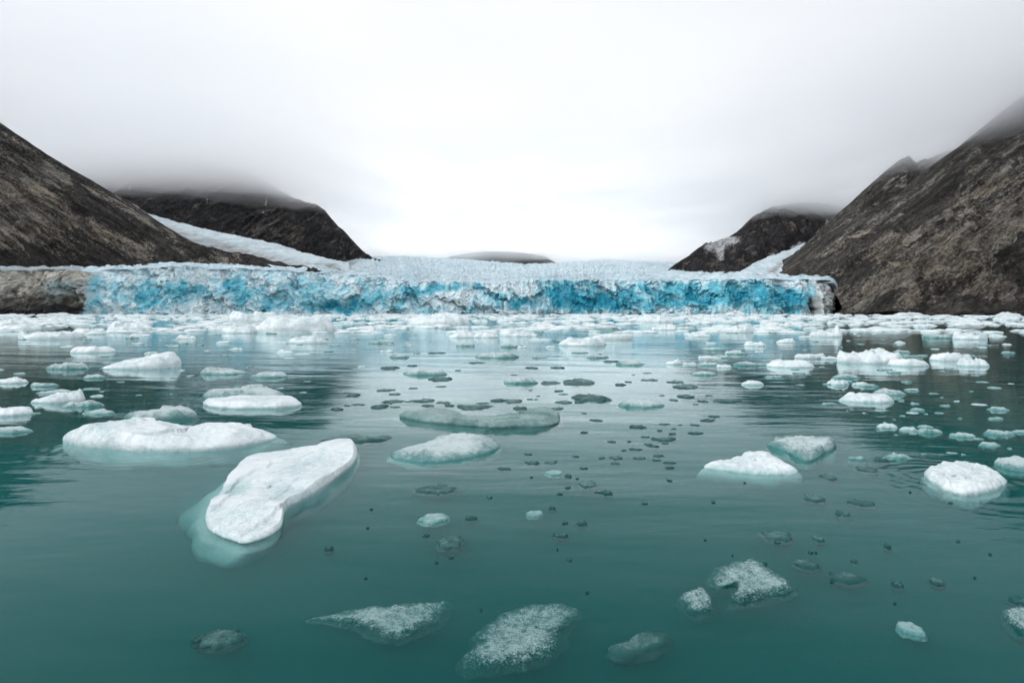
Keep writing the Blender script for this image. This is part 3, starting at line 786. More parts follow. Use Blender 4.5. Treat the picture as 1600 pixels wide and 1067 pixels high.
def put_floe(name, cat, label, kind, outline_px=None, box=None, H=None, aspect=.6, group=None, peaks=(), center=None, **kw):
    """outline_px: waterline outline in photo pixels. box: (centre x, top y, front y, width)"""
    if outline_px:
        ol = np.array([water_xy(*p) for p in outline_px])
        c = np.array(water_xy(*center)) if center else ol.mean(0)
    else:
        cx, yt, yf, w = box
        Df = CAMH * F / (yf - HY)
        W = w / F * Df
        dep = W * aspect
        maxd = CAMH * F / max(yf - (yf - yt) * (.88 if kind != 'white' else .8) - HY, .7) - Df    # the footprint takes most of the seen height
        dep = max(min(dep, maxd), W * .22)
        Dc = Df + dep / 2
        W = w / F * Dc
        hpx = (yf - yt) - (yf - (HY + CAMH * F / (Df + dep * .6)))
        if H is None: H = min(max(hpx * Dc / F, .03), W * {'white': .135, 'frost': .09, 'clear': .08, 'glass': .15, 'awash': .1}[kind])
        c = np.array(((cx - 800) / F * Dc, Dc))
        sd = kw.get('seed', 0.0)
        a = np.arange(14) / 14 * 2 * math.pi
        rad = 1 + .34 * fbm(np.cos(a) * 1.4 + sd * 3.1, np.sin(a) * 1.4, sd, 3)
        ol = c + np.stack([np.cos(a) * W / 2 * rad, np.sin(a) * dep / 2 * rad], -1)
    pk = []
    for p in peaks:
        if outline_px:
            q = water_xy(p[0], p[1]); pk.append((q[0], q[1], p[2] / F * q[1], p[3]))
        else:                                     # (offset in half-widths, offset in half-depths, radius in half-widths, height in H)
            pk.append((c[0] + p[0] * W / 2, c[1] + p[1] * dep / 2, p[2] * W / 2, p[3] * H))
    v, f, m, at_ = floe_mesh(name, ol, c, H, kind, peaks=pk, **kw)
    v = v - np.array([c[0], c[1], 0])
    o = link(name, mesh_from(name, v, f, m, at_))
    o.location = (c[0], c[1], 0)
    tag(o, label, cat, group)
    return o

NEAR = dict(N_=200, nr=48)
put_floe('ice_floe', 'ice floe', 'long flat snow-white ice floe lying left of the leaning white floe in the near water', 'white',
    [(90, 692), (120, 698), (180, 705), (250, 708), (330, 706), (385, 700), (420, 692), (440, 683), (400, 679), (330, 680), (250, 682), (190, 682), (140, 684)],
    H=.26, edge=.32, rough=.22, tilt=(-.12, .1), keel=.5, flare=1.04, seed=1.1, crumble=.03, facet=.22, cells=22, peaks=[(215, 688, 50, .05)], **NEAR)
put_floe('ice_floe', 'ice floe', 'large leaning white floe with a rounded front knob and pale underwater rim', 'white',
    [(346, 846), (322, 832), (318, 806), (340, 772), (362, 742), (392, 716), (440, 709), (500, 702), (542, 697), (562, 706), (556, 726), (528, 750), (505, 768), (470, 788), (448, 800), (440, 828), (412, 846), (378, 854)],
    H=.10, edge=.08, rough=.25, tilt=(.6, .2), keel=.5, flare=1.04, shift=(-.16, .05), seed=2.2, crumble=.02, center=(420, 770),
    peaks=[(392, 815, 36, .12), (440, 812, 22, .05), (535, 712, 40, .09), (490, 765, 36, .08), (350, 770, 40, -.08), (430, 770, 26, -.05)], facet=.25, cells=16, **NEAR)
put_floe('ice_floe', 'ice floe', 'domed greyish translucent floe in the middle of the near water, ripples at its right', 'frost',
    [(606, 713), (640, 703), (680, 692), (722, 684), (760, 684), (784, 694), (776, 705), (732, 717), (682, 723), (640, 722)],
    H=.13, edge=.5, rough=.2, keel=.25, flare=1.0, seed=3.3, peaks=[(725, 695, 40, .05)], **NEAR)
put_floe('ice_floe', 'ice floe', 'long wing-shaped teal glassy floe just behind the domed translucent floe', 'glass',
    [(620, 652), (650, 648), (690, 648), (720, 655), (770, 658), (810, 655), (850, 648), (878, 648), (881, 657), (864, 667), (838, 669), (815, 669), (795, 670), (770, 671), (740, 668), (700, 665), (655, 660)],
    H=.15, edge=.2, rough=.3, keel=.2, flare=1.0, seed=4.4, facet=.2, cells=14, center=(750, 660), peaks=[(868, 653, 22, .10), (668, 652, 26, .06)], **NEAR)
put_floe('ice_floe', 'ice floe', 'flat crumbly dark green ice strip floating right behind the leaning white floe', 'clear',
    [(498, 688), (530, 682), (565, 681), (590, 684), (611, 682), (608, 688), (585, 689), (560, 692), (525, 692)], H=.04, edge=.4, rough=.4, keel=.12, seed=5.5, crumble=.08, **NEAR)
put_floe('ice_floe', 'ice floe', 'bright white oval ice floe with ring ripples at the right side of the near water', 'white',
    [(1442, 744), (1452, 734), (1480, 729), (1515, 730), (1545, 737), (1570, 750), (1573, 759), (1552, 770), (1512, 776), (1480, 770), (1455, 757)],
    H=.12, edge=.25, rough=.35, keel=.3, flare=.98, seed=6.6, crumble=.05, facet=.25, cells=24, **NEAR)
put_floe('ice_floe', 'ice floe', 'pointed white ice floe with a low left tail, in front of the jagged bubbly floe', 'white',
    [(1095, 730), (1135, 721), (1178, 714), (1215, 716), (1240, 730), (1250, 739), (1218, 743), (1165, 740), (1125, 735)],
    H=.10, edge=.6, rough=.25, keel=.35, flare=1.04, facet=.2, cells=16, seed=7.7, peaks=[(1190, 724, 28, .09)], **NEAR)
put_floe('ice_floe', 'ice floe', 'jagged bubbly grey-white floe touching the pointed white floe from behind', 'frost',
    [(1198, 697), (1215, 689), (1255, 687), (1300, 689), (1309, 697), (1292, 709), (1264, 723), (1250, 720), (1226, 707)],
    H=.10, edge=.3, rough=.7, keel=.25, flare=1.0, seed=8.8, crumble=.07, peaks=[(1260, 700, 24, .05)], **NEAR)
put_floe('ice_floe', 'ice floe', 'grey translucent floe cut by the right photo edge, behind the bright white oval floe', 'frost',
    [(1552, 724), (1575, 718), (1600, 720), (1625, 728), (1618, 738), (1590, 738), (1565, 732)], H=.09, edge=.4, rough=.3, keel=.2, seed=9.9, **NEAR)
put_floe('ice_floe', 'ice floe', 'thin glassy frosted floe with a long left tail near the bottom, left of centre', 'awash',
    [(470, 964), (520, 955), (560, 950), (610, 946), (650, 940), (702, 938), (698, 957), (680, 976), (650, 990), (608, 998), (570, 979), (530, 971)],
    H=.014, edge=.3, rough=1.3, keel=.05, flare=1.0, seed=10.1, crumble=.12, center=(620, 967), **NEAR)
put_floe('ice_floe', 'ice floe', 'awash frosted ice slab in the bottom middle, nearest floe to the viewer', 'awash',
    [(722, 1042), (728, 1010), (750, 980), (782, 956), (830, 939), (880, 938), (908, 949), (890, 976), (872, 1010), (852, 1030), (800, 1043), (760, 1049)],
    H=.012, edge=.4, rough=1.5, keel=.08, flare=1.0, seed=11.2, crumble=.12, **NEAR)
put_floe('ice_floe', 'ice floe', 'frosted floe with a notch in its front edge at the lower right', 'awash',
    [(1098, 918), (1112, 892), (1140, 879), (1180, 878), (1215, 896), (1241, 916), (1238, 927), (1200, 934), (1172, 941), (1137, 944), (1150, 926), (1146, 914), (1122, 920)],
    H=.03, edge=.2, rough=.8, keel=.08, flare=1.0, seed=12.3, crumble=.06, center=(1172, 906), **NEAR)
put_floe('ice_floe', 'ice floe', 'small rounded frosted floe touching the left tip of the notched floe', 'awash',
    [(1058, 936), (1075, 924), (1098, 917), (1110, 928), (1117, 945), (1105, 957), (1085, 961), (1066, 948)], H=.03, edge=.35, rough=.8, keel=.08, seed=13.4, crumble=.1, **NEAR)
put_floe('ice_floe', 'ice floe', 'dark green glassy floe with thin pale rim, right of the nearest awash slab', 'clear',
    [(947, 1014), (975, 1006), (990, 993), (1020, 985), (1050, 992), (1042, 1006), (1010, 1018), (968, 1028)], H=.02, edge=.3, rough=.6, keel=.1, seed=14.5, crumble=.05, **NEAR)
put_floe('ice_floe', 'ice floe', 'frosted ice lump cut by the right photo edge near the bottom', 'awash',
    [(1564, 958), (1580, 950), (1605, 952), (1630, 970), (1620, 990), (1598, 992), (1580, 978)], H=.04, edge=.4, rough=.6, keel=.15, seed=15.6, **NEAR)

# named pieces further out: (centre x, top y, front y, width), kind, label, options
MID = [
 ((145, 538, 552, 66), 'white', 'white loaf-shaped floe alone on the brown reflection at the left', dict(edge=.5, rough=.12)),
 ((18, 495, 512, 64), 'white', 'white ice mound cut by the left photo edge in the far crowded ice', dict(edge=.6)),
 ((22, 510, 518, 84), 'white', 'flat white strip of ice below the mound at the left photo edge', dict(edge=.3)),
 ((84, 518, 531, 96), 'white', 'long low white floe right of the mound at the left photo edge', dict(edge=.3)),
 ((138, 513, 523, 50), 'white', 'smooth white floe overlapping the right end of a long low floe at far left', dict(edge=.4)),
 ((205, 505, 517, 76), 'white', 'white floe with a humped top in the far ice below the dirty glacier end', dict(edge=.4)),
 ((290, 518, 530, 34), 'white', 'small white hump alone on the blue reflection of the cliff', dict(edge=.5)),
 ((222, 561, 578, 124), 'white', 'long white ice bar sloping up to the right, left of the middle water', dict(edge=.3, tilt=(.5, 0))),
 ((108, 567, 578, 66), 'frost', 'broken grey floe at the left end of the long sloping ice bar', dict(edge=.4, rough=.6)),
 ((18, 584, 600, 50), 'white', 'white floe cut by the left photo edge, above two bigger floes', dict(edge=.4)),
 ((70, 596, 605, 44), 'frost', 'teal bubbly floe right of the white floe at the left photo edge', dict(edge=.5)),
 ((148, 583, 592, 38), 'frost', 'teal slanted floe with a bright tip below the long sloping ice bar', dict(edge=.4)),
 ((85, 610, 616, 56), 'frost', 'thin teal streak of ice just behind the wedge-shaped white floe at left', dict(edge=.5)),
 ((93, 614, 631, 82), 'white', 'wedge-shaped white floe with a raised left corner on the dark left water', dict(edge=.3, tilt=(.3, .2))),
 ((132, 625, 637, 60), 'frost', 'teal low ice trailing right of the wedge-shaped white floe', dict(edge=.6, rough=.6)),
 ((16, 622, 651, 72), 'white', 'rounded white floe cut by the left photo edge, the upper of two', dict(edge=.5, rough=.15)),
 ((20, 646, 678, 60), 'frost', 'grey rounded floe cut by the left photo edge, the lower of two', dict(edge=.5, rough=.2)),
 ((156, 639, 648, 46), 'frost', 'small grey lens-shaped floe between left edge floes and the long flat floe', dict(edge=.6)),
 ((252, 630, 659, 116), 'frost', 'grey slab floe with a sparkling left end behind the long flat white floe', dict(edge=.35, tilt=(.2, 0))),
 ((384, 604, 626, 132), 'frost', 'grey tilted floe behind a long white bar, left of the bright water', dict(edge=.4)),
 ((398, 621, 641, 166), 'white', 'long white bar floe in front of the grey tilted floe on dark water', dict(edge=.3, rough=.12)),
 ((350, 565, 586, 70), 'frost', 'teal ice mound on the dark reflection left of centre', dict(edge=.6)),
 ((420, 580, 591, 60), 'frost', 'low teal ice patch right of the teal mound', dict(edge=.6, rough=.5)),
 ((374, 510, 521, 58), 'white', 'oval white floe at the front of the far ice, left of the wide white mass', dict(edge=.4)),
 ((462, 502, 521, 126), 'white', 'wide white ice mass at the front of the far ice, left of centre', dict(edge=.4, rough=.35)),
 ((395, 488, 504, 84), 'white', 'white humped berg close to the cliff, left of centre', dict(edge=.4, rough=.4)),
 ((482, 528, 537, 62), 'white', 'thin white floe with a raised right part below the wide white mass', dict(edge=.5)),
 ((685, 482, 507, 108), 'white', 'biggest white berg with a rounded top in front of the cliff', dict(edge=.7, rough=.25)),
 ((722, 511, 528, 50), 'white', 'white peaked floe with a teal underside below the biggest berg', dict(edge=.6, rough=.4)),
 ((758, 517, 528, 44), 'white', 'low white floe right beside the peaked floe with teal underside', dict(edge=.5)),
 ((790, 490, 503, 26), 'white', 'small pointed white berg with a pale blue side right of the biggest berg', dict(edge=.8, rough=.5)),
 ((812, 517, 526, 60), 'white', 'low white floe with a peaked left end in the centre', dict(edge=.5, tilt=(-.5, 0))),
 ((960, 518, 531, 56), 'white', 'blocky white floe with a flat top right of centre', dict(edge=.15, rough=.1)),
 ((908, 528, 541, 74), 'white', 'low white floe in front of the blocky flat-topped floe', dict(edge=.5)),
 ((775, 548, 560, 70), 'frost', 'pale awash floe in the middle of the central water', dict(edge=.6, rough=.15)),
 ((664, 574, 587, 74), 'frost', 'grey awash floe above the dark fragments in the central bright water', dict(edge=.6, rough=.15)),
 ((843, 551, 560, 24), 'frost', 'small pale round floe right of the pale awash floe', dict(edge=.6)),
 ((812, 586, 600, 54), 'frost', 'grey ragged floe left of a pair of glassy floes on the bright reflection', dict(edge=.4, rough=.6)),
 ((860, 585, 600, 34), 'clear', 'dark glassy peaked floe, left one of a pair on the bright reflection', dict(edge=.7)),
 ((904, 588, 600, 50), 'clear', 'grey-green flat glassy floe, right one of a pair on the bright reflection', dict(edge=.4)),
 ((1000, 613, 637, 78), 'frost', 'grey dome-shaped floe with a clear rim at the edge of the bright reflection', dict(edge=.6, rough=.12)),
 ((1026, 489, 504, 60), 'white', 'white berg with a pale blue front close to the cliff, right of centre', dict(edge=.6, rough=.4)),
 ((1038, 504, 516, 42), 'white', 'white floe with a slanted top in front of the pale blue fronted berg', dict(edge=.5)),
 ((1086, 517, 525, 34), 'white', 'flat white floe left of the twin-peaked berg', dict(edge=.3)),
 ((1152, 503, 520, 62), 'white', 'twin-peaked white berg right of centre', dict(edge=.5, rough=.6)),
 ((1118, 505, 519, 17), 'white', 'narrow upright white ice block beside the twin-peaked berg', dict(edge=.3, rough=.4)),
 ((1230, 528, 536, 32), 'white', 'small white floe with a clean reflection left of the horned floe', dict(edge=.4)),
 ((1180, 534, 541, 36), 'white', 'pale low floe below the twin-peaked berg', dict(edge=.6)),
 ((1290, 514, 527, 50), 'white', 'white floe with an upright horn at its right end', dict(edge=.3, peaks=[(.72, 0, .22, 1.3)])),
 ((1265, 546, 561, 46), 'white', 'squarish white ice block at the left end of the row of white floes', dict(edge=.2, rough=.25)),
 ((1296, 549, 562, 26), 'white', 'small pale block between the squarish block and the long humped floe', dict(edge=.3)),
 ((1358, 548, 569, 100), 'white', 'long humped white floe in the row of white floes at the right', dict(edge=.3, rough=.5, peaks=[(.4, 0, .3, .5)])),
 ((1418, 558, 573, 62), 'white', 'pale tapering floe at the right end of the long humped floe', dict(edge=.5)),
 ((1234, 561, 575, 76), 'white', 'smooth oval white floe in front of the squarish block', dict(edge=.6, rough=.12)),
 ((1484, 552, 565, 62), 'white', 'white wedge floe right of the row of white floes', dict(edge=.3, rough=.4)),
 ((1520, 562, 573, 52), 'white', 'low white floe right of and below the white wedge floe', dict(edge=.5, rough=.5)),
 ((1482, 561, 576, 18), 'frost', 'small teal pyramid of ice below the white wedge floe', dict(edge=.9)),
 ((1515, 512, 531, 54), 'white', 'crenellated white floe with a humped top at the far right', dict(edge=.25, rough=.5)),
 ((1466, 514, 529, 52), 'frost', 'greyish broken floe left of the crenellated white floe', dict(edge=.4, rough=.5)),
 ((1440, 503, 511, 22), 'white', 'small white lump above the greyish broken floe at far right', dict(edge=.5)),
 ((1323, 580, 592, 46), 'frost', 'pale oval floe above the chain of small floes at right', dict(edge=.5, rough=.15)),
 ((1308, 590, 602, 36), 'white', 'white lumpy floe at the left of the chain of small floes at right', dict(edge=.4, rough=.5)),
 ((1344, 591, 603, 26), 'white', 'white lumpy floe in the middle of the chain of small floes at right', dict(edge=.4, rough=.5)),
 ((1356, 597, 605, 30), 'frost', 'teal oval floe at the right of the chain of small floes', dict(edge=.6)),
 ((1390, 602, 618, 54), 'frost', 'pale peaked floe behind the smooth wide floe on the dark right water', dict(edge=.6, peaks=[(-.4, 0, .4, .5)])),
 ((1354, 613, 630, 80), 'white', 'smooth wide pale floe on the dark right water, in front of the peaked floe', dict(edge=.6, rough=.12)),
 ((1425, 604, 611, 24), 'frost', 'small teal floe right of the pale peaked floe', dict(edge=.5)),
 ((1175, 591, 602, 36), 'white', 'small white wedge floe alone between bright and dark water', dict(edge=.4)),
 ((1108, 557, 572, 42), 'frost', 'grey sloping floe behind a white rounded floe right of centre', dict(edge=.6)),
 ((1132, 564, 575, 24), 'white', 'white rounded floe in front of the grey sloping floe', dict(edge=.4)),
 ((1167, 563, 572, 42), 'frost', 'flat pale floe right of the white rounded floe', dict(edge=.4)),
 ((1052, 554, 570, 26), 'white', 'white floe with a sharp right peak at the edge of the bright water', dict(edge=.5, peaks=[(.5, 0, .4, 1.0)])),
 ((985, 558, 571, 48), 'frost', 'grey floe with a bubbly white left end left of the sharp-peaked floe', dict(edge=.6)),
 ((1146, 544, 553, 28), 'white', 'small ragged white floe behind the grey sloping floe', dict(edge=.4, rough=.7)),
 ((1209, 580, 591, 30), 'frost', 'grey-white kite-shaped floe right of the small white wedge floe', dict(edge=.5)),
 ((1100, 579, 587, 46), 'frost', 'thin grey flat floe at the edge of the dark reflection right of centre', dict(edge=.6, rough=.2)),
 ((1386, 661, 669, 34), 'white', 'smooth white oval, left one of a joined pair on the dark green water', dict(edge=.6, rough=.12)),
 ((1420, 665, 673, 26), 'white', 'sparkling white lump, right one of a joined pair on the dark green water', dict(edge=.5, rough=.6)),
 ((1446, 662, 669, 26), 'frost', 'teal oval floe right of and level with the joined pair', dict(edge=.6)),
 ((1452, 671, 678, 44), 'frost', 'teal pointed sliver just below the teal oval floe', dict(edge=.5)),
 ((1505, 667, 684, 38), 'frost', 'teal floe with a white base on the dark green water at right', dict(edge=.5, rough=.6)),
 ((1562, 673, 681, 46), 'frost', 'teal thin floe right of the teal floe with white base', dict(edge=.5)),
 ((1594, 666, 677, 28), 'frost', 'pale floe cut by the right photo edge on the dark green water', dict(edge=.6)),
 ((1556, 643, 656, 24), 'frost', 'teal hook-shaped floe near the right photo edge', dict(edge=.5, rough=.5)),
 ((1560, 631, 642, 34), 'frost', 'teal bubbly floe just above the hook-shaped floe', dict(edge=.6, rough=.6)),
 ((1433, 635, 642, 24), 'frost', 'small teal bubbly floe alone on the dark green water', dict(edge=.6)),
 ((1545, 686, 698, 34), 'frost', 'teal floe with a tapered right end right above the bright oval floe', dict(edge=.6)),
 ((1338, 709, 719, 26), 'frost', 'small floe with a bright white crest right of the jagged bubbly floe', dict(edge=.4, rough=.6)),
 ((1376, 712, 720, 26), 'clear', 'dark glassy floe right of the small floe with bright crest', dict(edge=.6)),
 ((1404, 706, 717, 42), 'frost', 'wide teal low floe left of the bright white oval floe', dict(edge=.6, rough=.3)),
 ((1460, 704, 717, 40), 'clear', 'green submerged-looking floe just behind the bright white oval floe', dict(edge=.6, rough=.3)),
]
for i, (bx, kd, lb, op) in enumerate(MID):
    op = dict(op)
    D = CAMH * F / (bx[2] - HY)
    op.setdefault('rough', .3)
    put_floe('ice_floe', 'ice floe', lb, kd, box=bx, seed=20.3 + i * 1.37, N_=80, nr=26, facet=.38 if op['rough'] >= .3 else .12, crumble=.05, keel=max(.15, .0035 * D * 3), **op)

# single glassy plates in the open near water
PLATES = [
 ((683, 755, 773, 64), 'clear', 'dark ragged arch-shaped ice plate in the open water below the domed floe'),
 ((679, 800, 818, 48), 'frost', 'pale speckled ice plate below the dark arch-shaped plate'),
 ((704, 832, 858, 46), 'clear', 'dark ice plate with a thicker front corner below the pale speckled plate'),
 ((344, 980, 1012, 72), 'clear', 'slim slanted dark ice plate at the lower left'),
 ((1321, 889, 912, 50), 'clear', 'ragged green ice plate right of the notched floe'),
 ((1259, 872, 889, 40), 'clear', 'green oval ice plate just above and right of the notched floe'),
 ((1212, 824, 845, 54), 'clear', 'butterfly-shaped dark ice plate above the notched floe'),
 ((1279, 832, 846, 16), 'clear', 'small rounded shiny ice chip right of the butterfly-shaped plate'),
 ((1344, 778, 791, 36), 'clear', 'oval ice plate with a bright rim in the open water at right'),
 ((1316, 795, 808, 24), 'clear', 'small triangular grey ice plate below the oval bright-rimmed plate'),
 ((1271, 772, 784, 34), 'clear', 'wedge-shaped speckled ice plate left of the oval bright-rimmed plate'),
 ((1353, 727, 738, 32), 'clear', 'dark lens-shaped ice plate below the small floe with bright crest'),
 ((1294, 740, 750, 24), 'clear', 'thin dark ragged ice plate below the jagged bubbly floe'),
 ((1423, 967, 994, 38), 'frost', 'small half-sunk frosted lump at the lower right'),
 ((1592, 930, 944, 30), 'clear', 'dark green ice chip at the right photo edge above the frosted lump'),
 ((1403, 904, 918, 16), 'clear', 'small dark three-lobed ice chip between the green plate and the right edge'),
 ((1463, 900, 914, 18), 'clear', 'tiny forked ice chip near the lower right'),
 ((1387, 846, 856, 10), 'clear', 'tiny slanted ice chip in the open water above the ragged green plate'),
 ((835, 794, 808, 26), 'frost', 'small speckled ice plate in the centre of the open water'),
 ((875, 832, 839, 24), 'clear', 'thin dark ice sliver in the centre of the open water'),
 ((736, 806, 812, 22), 'clear', 'small smooth ice sliver right of the pale speckled plate'),
 ((866, 734, 743, 30), 'frost', 'faint ring-shaped ice plate in the centre above the open water'),
 ((918, 743, 762, 30), 'clear', 'dark double-lobed ice plate right of the faint ring-shaped plate'),
 ((888, 731, 746, 12), 'clear', 'dark narrow branched ice chip between ring-shaped and double-lobed plates'),
 ((948, 764, 773, 17), 'clear', 'dark crumbly ice chip below and right of the double-lobed plate'),
 ((863, 787, 796, 11), 'clear', 'tiny dark clotted ice chip right of the small speckled plate'),
 ((909, 814, 820, 18), 'clear', 'thin curved ice chip in the centre of the open water, highest near middle'),
 ((514, 852, 860, 14), 'clear', 'tiny dark ice crumb below the leaning white floe'),
 ((310, 992, 1003, 20), 'clear', 'faint sunk ice chip left of the slim slanted plate'),
]
for i, (bx, kd, lb) in enumerate(PLATES):
    put_floe('ice_plate', 'ice plate', lb, kd, box=bx, H=.015, aspect=1.2, seed=150.7 + i * 2.11, N_=80, nr=14, edge=.3, rough=.9, keel=.05, flare=1.0, crumble=.22 if kd == 'clear' else .09)

# ---- repeats: templates of a metre across, copied and scaled
def template(kind, k, lobe=.5, **kw):
    a = np.arange(12) / 12 * 2 * math.pi
    rad = .5 * (1 + lobe * fbm(np.cos(a) + k * 3.3, np.sin(a), k * 1.9, 3))
    ol = np.stack([np.cos(a) * rad, np.sin(a) * rad], -1)
    v, f, m, at_ = floe_mesh('ice', ol, (0, 0), kw.pop('H', .3), kind, seed=k * 4.13 + 300, **kw)
    return mesh_from('ice_piece', v, f, m, at_)
WHITE_T = [template('white', k, H=1.0, edge=random.choice((.3, .5, .8)), rough=random.choice((.3, .5, .7)), keel=.4, N_=48, nr=16, crumble=.08, facet=.5) for k in range(12)]
FROST_T = [template('frost', k + 20, H=1.0, edge=.5, rough=.6, keel=.6, N_=44, nr=14, crumble=.1, facet=.35) for k in range(8)]
CLEAR_T = [template('clear', k + 40, lobe=.95, H=1.0, edge=.4, rough=.8, keel=1.5, flare=1.0, N_=84, nr=10, crumble=.5) for k in range(10)]

def piece(tmpl, px, py, wpx, hpx, label, group, name='ice_fragment', cat='ice fragment', rot=None, dep=None):
    x, y = water_xy(px, py)
    w = wpx / F * y
    o = bpy.data.objects.new(name, tmpl)
    COL.objects.link(o)
    o.location = (x, y, 0)
    d = dep if dep else w * random.uniform(.5, .9)
    o.scale = (w, d, max(hpx / F * y, .012))
    o.rotation_euler = (0, 0, rot if rot is not None else random.choice((0, math.pi)) + random.uniform(-.35, .35))
    tag(o, label, cat, group)
    return o

DARK = [(664, 626, 32, 7), (668, 634, 20, 5), (693, 629, 24, 4), (702, 634, 13, 5), (738, 637, 46, 8), (778, 626, 19, 8), (803, 627, 36, 6), (810, 638, 24, 8), (833, 640, 22, 5), (874, 611, 14, 4), (881, 616, 14, 2), (882, 629, 26, 6), (920, 622, 54, 14), (905, 629, 12, 4), (868, 639, 24, 5), (690, 604, 14, 3), (691, 593, 40, 9), (717, 579, 10, 3), (644, 572, 16, 5), (685, 552, 24, 4), (743, 567, 22, 4), (803, 586, 12, 2), (830, 575, 20, 5), (871, 575, 18, 5), (955, 565, 20, 6), (645, 607, 12, 3), (829, 610, 7, 2), (840, 619, 7, 2), (645, 626, 10, 3), (756, 630, 18, 3),
 (912, 676, 11, 6), (932, 657, 22, 5), (913, 646, 8, 2), (828, 624, 8, 2), (838, 624, 6, 2), (610, 575, 24, 7), (604, 610, 30, 4), (619, 616, 20, 4), (552, 618, 22, 8), (592, 636, 26, 9), (612, 628, 32, 6), (527, 640, 20, 8), (559, 632, 20, 3), (542, 634, 8, 2), (637, 628, 10, 3), (618, 636, 14, 3),
 (968, 601, 18, 6), (980, 597, 12, 4), (1014, 594, 30, 4), (1070, 605, 42, 8), (1056, 597, 26, 5), (1073, 620, 26, 8), (1052, 625, 13, 4), (1098, 627, 13, 4), (1088, 632, 9, 2), (1137, 627, 36, 7), (994, 667, 28, 8), (1036, 663, 19, 4), (1031, 673, 10, 5), (1051, 678, 12, 5), (1115, 651, 17, 5), (1107, 657, 25, 6), (1085, 664, 14, 4), (1087, 677, 20, 5), (1038, 687, 32, 9), (1008, 683, 12, 4), (1052, 670, 8, 2), (1062, 664, 6, 3), (1034, 618, 10, 2), (1108, 618, 12, 2), (1012, 583, 14, 2), (990, 586, 6, 2),
 (826, 710, 12, 4), (831, 723, 20, 3), (862, 723, 18, 4), (912, 732, 11, 3), (965, 716, 22, 5), (963, 724, 14, 4), (993, 702, 22, 5), (998, 716, 18, 5), (1030, 712, 16, 5), (1025, 719, 14, 4), (1045, 723, 18, 5), (1047, 731, 12, 5), (935, 769, 10, 3), (887, 762, 8, 3), (874, 772, 10, 4), (785, 732, 24, 4), (666, 837, 12, 3), (940, 716, 10, 2), (900, 713, 10, 2), (955, 690, 14, 4), (1012, 694, 12, 4), (1020, 697, 16, 3), (1040, 693, 10, 3), (975, 704, 8, 2), (984, 690, 8, 2)]
for i, (px, py, w, h) in enumerate(DARK):
    piece(CLEAR_T[i % 10], px, py, w, h * .25, 'dark glassy ice fragment floating on the bright sky reflection in the middle of the water', 'dark glassy fragments in the middle water', dep=None if py > 640 else w / F * CAMH * F / (py - HY) * .9)

def scatter(n, xr, yr, wr, tm, label, group, aspect=(.05, .12), ok=None, p=1.0, name='ice_chip', cat='ice chip'):
    k = 0
    while k < n:
        py = yr[0] + (yr[1] - yr[0]) * random.random() ** p
        px = random.uniform(*xr)
        if ok and not ok(px, py): continue
        w = random.uniform(*wr) * random.choice((.5, .7, 1, 1))
        piece(random.choice(tm), px, py, w, w * random.uniform(*aspect), label, group, name, cat)
        k += 1
scatter(58, (-10, 540), (521, 650), (7, 24), FROST_T + WHITE_T[:3], 'small pale teal ice fragment on the dark mountain reflection at the left', 'small fragments on the left dark water', (.04, .10), lambda x, y: x < 560 - (y - 520) * .9)
scatter(92, (1230, 1610), (522, 712), (6, 26), FROST_T + FROST_T + WHITE_T[:4], 'small pale teal ice fragment on the dark mountain reflection at the right', 'small fragments on the right dark water', (.04, .10), lambda x, y: x > 1230 + max(0, (y - 600)) * 1.9, 1.3)
scatter(70, (540, 1240), (508, 575), (10, 40), WHITE_T + FROST_T, 'small white ice piece drifting between the crowded far ice and bright central water', 'small pieces in front of the crowded ice', (.04, .10), None, 1.6, 'ice_lump', 'ice lump')
scatter(46, (200, 620), (505, 560), (10, 36), WHITE_T + FROST_T, 'small white ice piece on the blue reflection of the cliff, left of centre', 'small pieces on the blue reflection', (.04, .10), None, 1.4, 'ice_lump', 'ice lump')
scatter(34, (560, 1560), (745, 960), (4, 11), CLEAR_T, 'tiny dark crumb of clear ice in the open teal water nearest the viewer', 'tiny crumbs in the near water', (.03, .07), None, 1.0, 'ice_fragment', 'ice fragment')
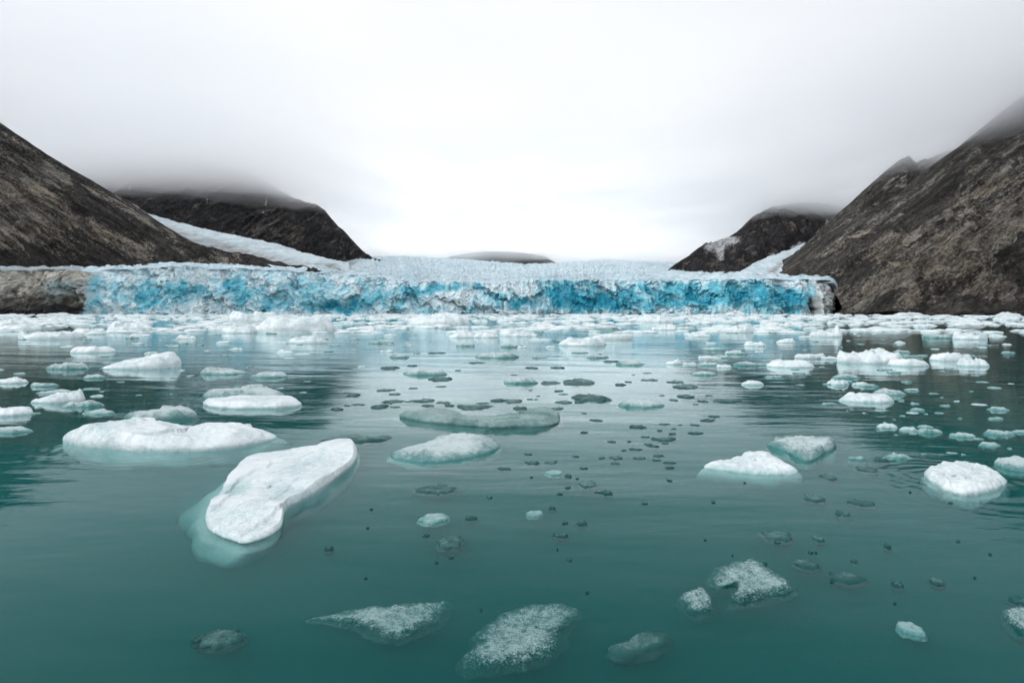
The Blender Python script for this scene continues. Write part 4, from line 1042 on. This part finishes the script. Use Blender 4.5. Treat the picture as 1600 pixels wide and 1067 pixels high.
scatter(120, (-20, 1620), (492.4, 507), (12, 46), WHITE_T, 'white ice lump in the crowded ice band along the foot of cliff and shore', 'ice lumps in the crowded far band', (.04, .10), None, 1.5, 'ice_lump', 'ice lump')

# uncountable brash that fills the far water between the lumps: one object
def brash():
    rnd = np.random.RandomState(5)
    verts, faces, off = [], [], 0
    a = np.arange(9) / 9 * 2 * math.pi
    cnt = 0
    while cnt < 3000:
        u = rnd.rand()
        py = 490.6 + 30 * u ** 2.6
        px = rnd.uniform(-60, 1680)
        if py > 500 and fbm(px / 160, py / 5, 3.0, 3) < .02: continue
        D = CAMH * F / (py - HY)
        x = (px - 800) / F * D
        lim = np.interp(px, [p[0] for p in EDGE_D], [p[1] for p in EDGE_D]) - 12
        if px > 1300: lim = np.interp(px, [1300, 1360, 1450, 1600, 1700], [470, 440, 405, 365, 340])
        if D > lim: continue
        w = rnd.uniform(.4, 1.0) ** 2 * (3.4 + D * .012) * .8
        h = w * rnd.uniform(.05, .13)
        d = w * rnd.uniform(.5, 1.0)
        ca, sa = np.cos(rnd.rand() * 6.28), np.sin(rnd.rand() * 6.28)
        for r, z in ((1.0, -.15), (1.02, .02), (.86, .55), (.5, .9)):
            rr = r * .5 * (1 + rnd.uniform(-.22, .22, 9))
            X = np.cos(a) * rr * w; Y = np.sin(a) * rr * d
            verts.append(np.stack([x + X, D + Y, np.full(9, z) * h * (1 + rnd.uniform(-.3, .3, 9))], -1))
        verts.append(np.array([[x + rnd.uniform(-.1, .1) * w, D, h * rnd.uniform(.8, 1.25)]]))
        for k in range(3):
            for i in range(9):
                j = (i + 1) % 9
                faces.append((off + k * 9 + i, off + k * 9 + j, off + k * 9 + 9 + j, off + k * 9 + 9 + i))
        for i in range(9): faces.append((off + 27 + i, off + 27 + (i + 1) % 9, off + 36))
        off += 37; cnt += 1
    o = link('brash_ice', mesh_from('brash_ice', np.concatenate(verts), faces, ICE['white']))
    tag(o, 'fine white brash ice crowding the far water below the cliff', 'brash ice', kind='stuff')
brash()
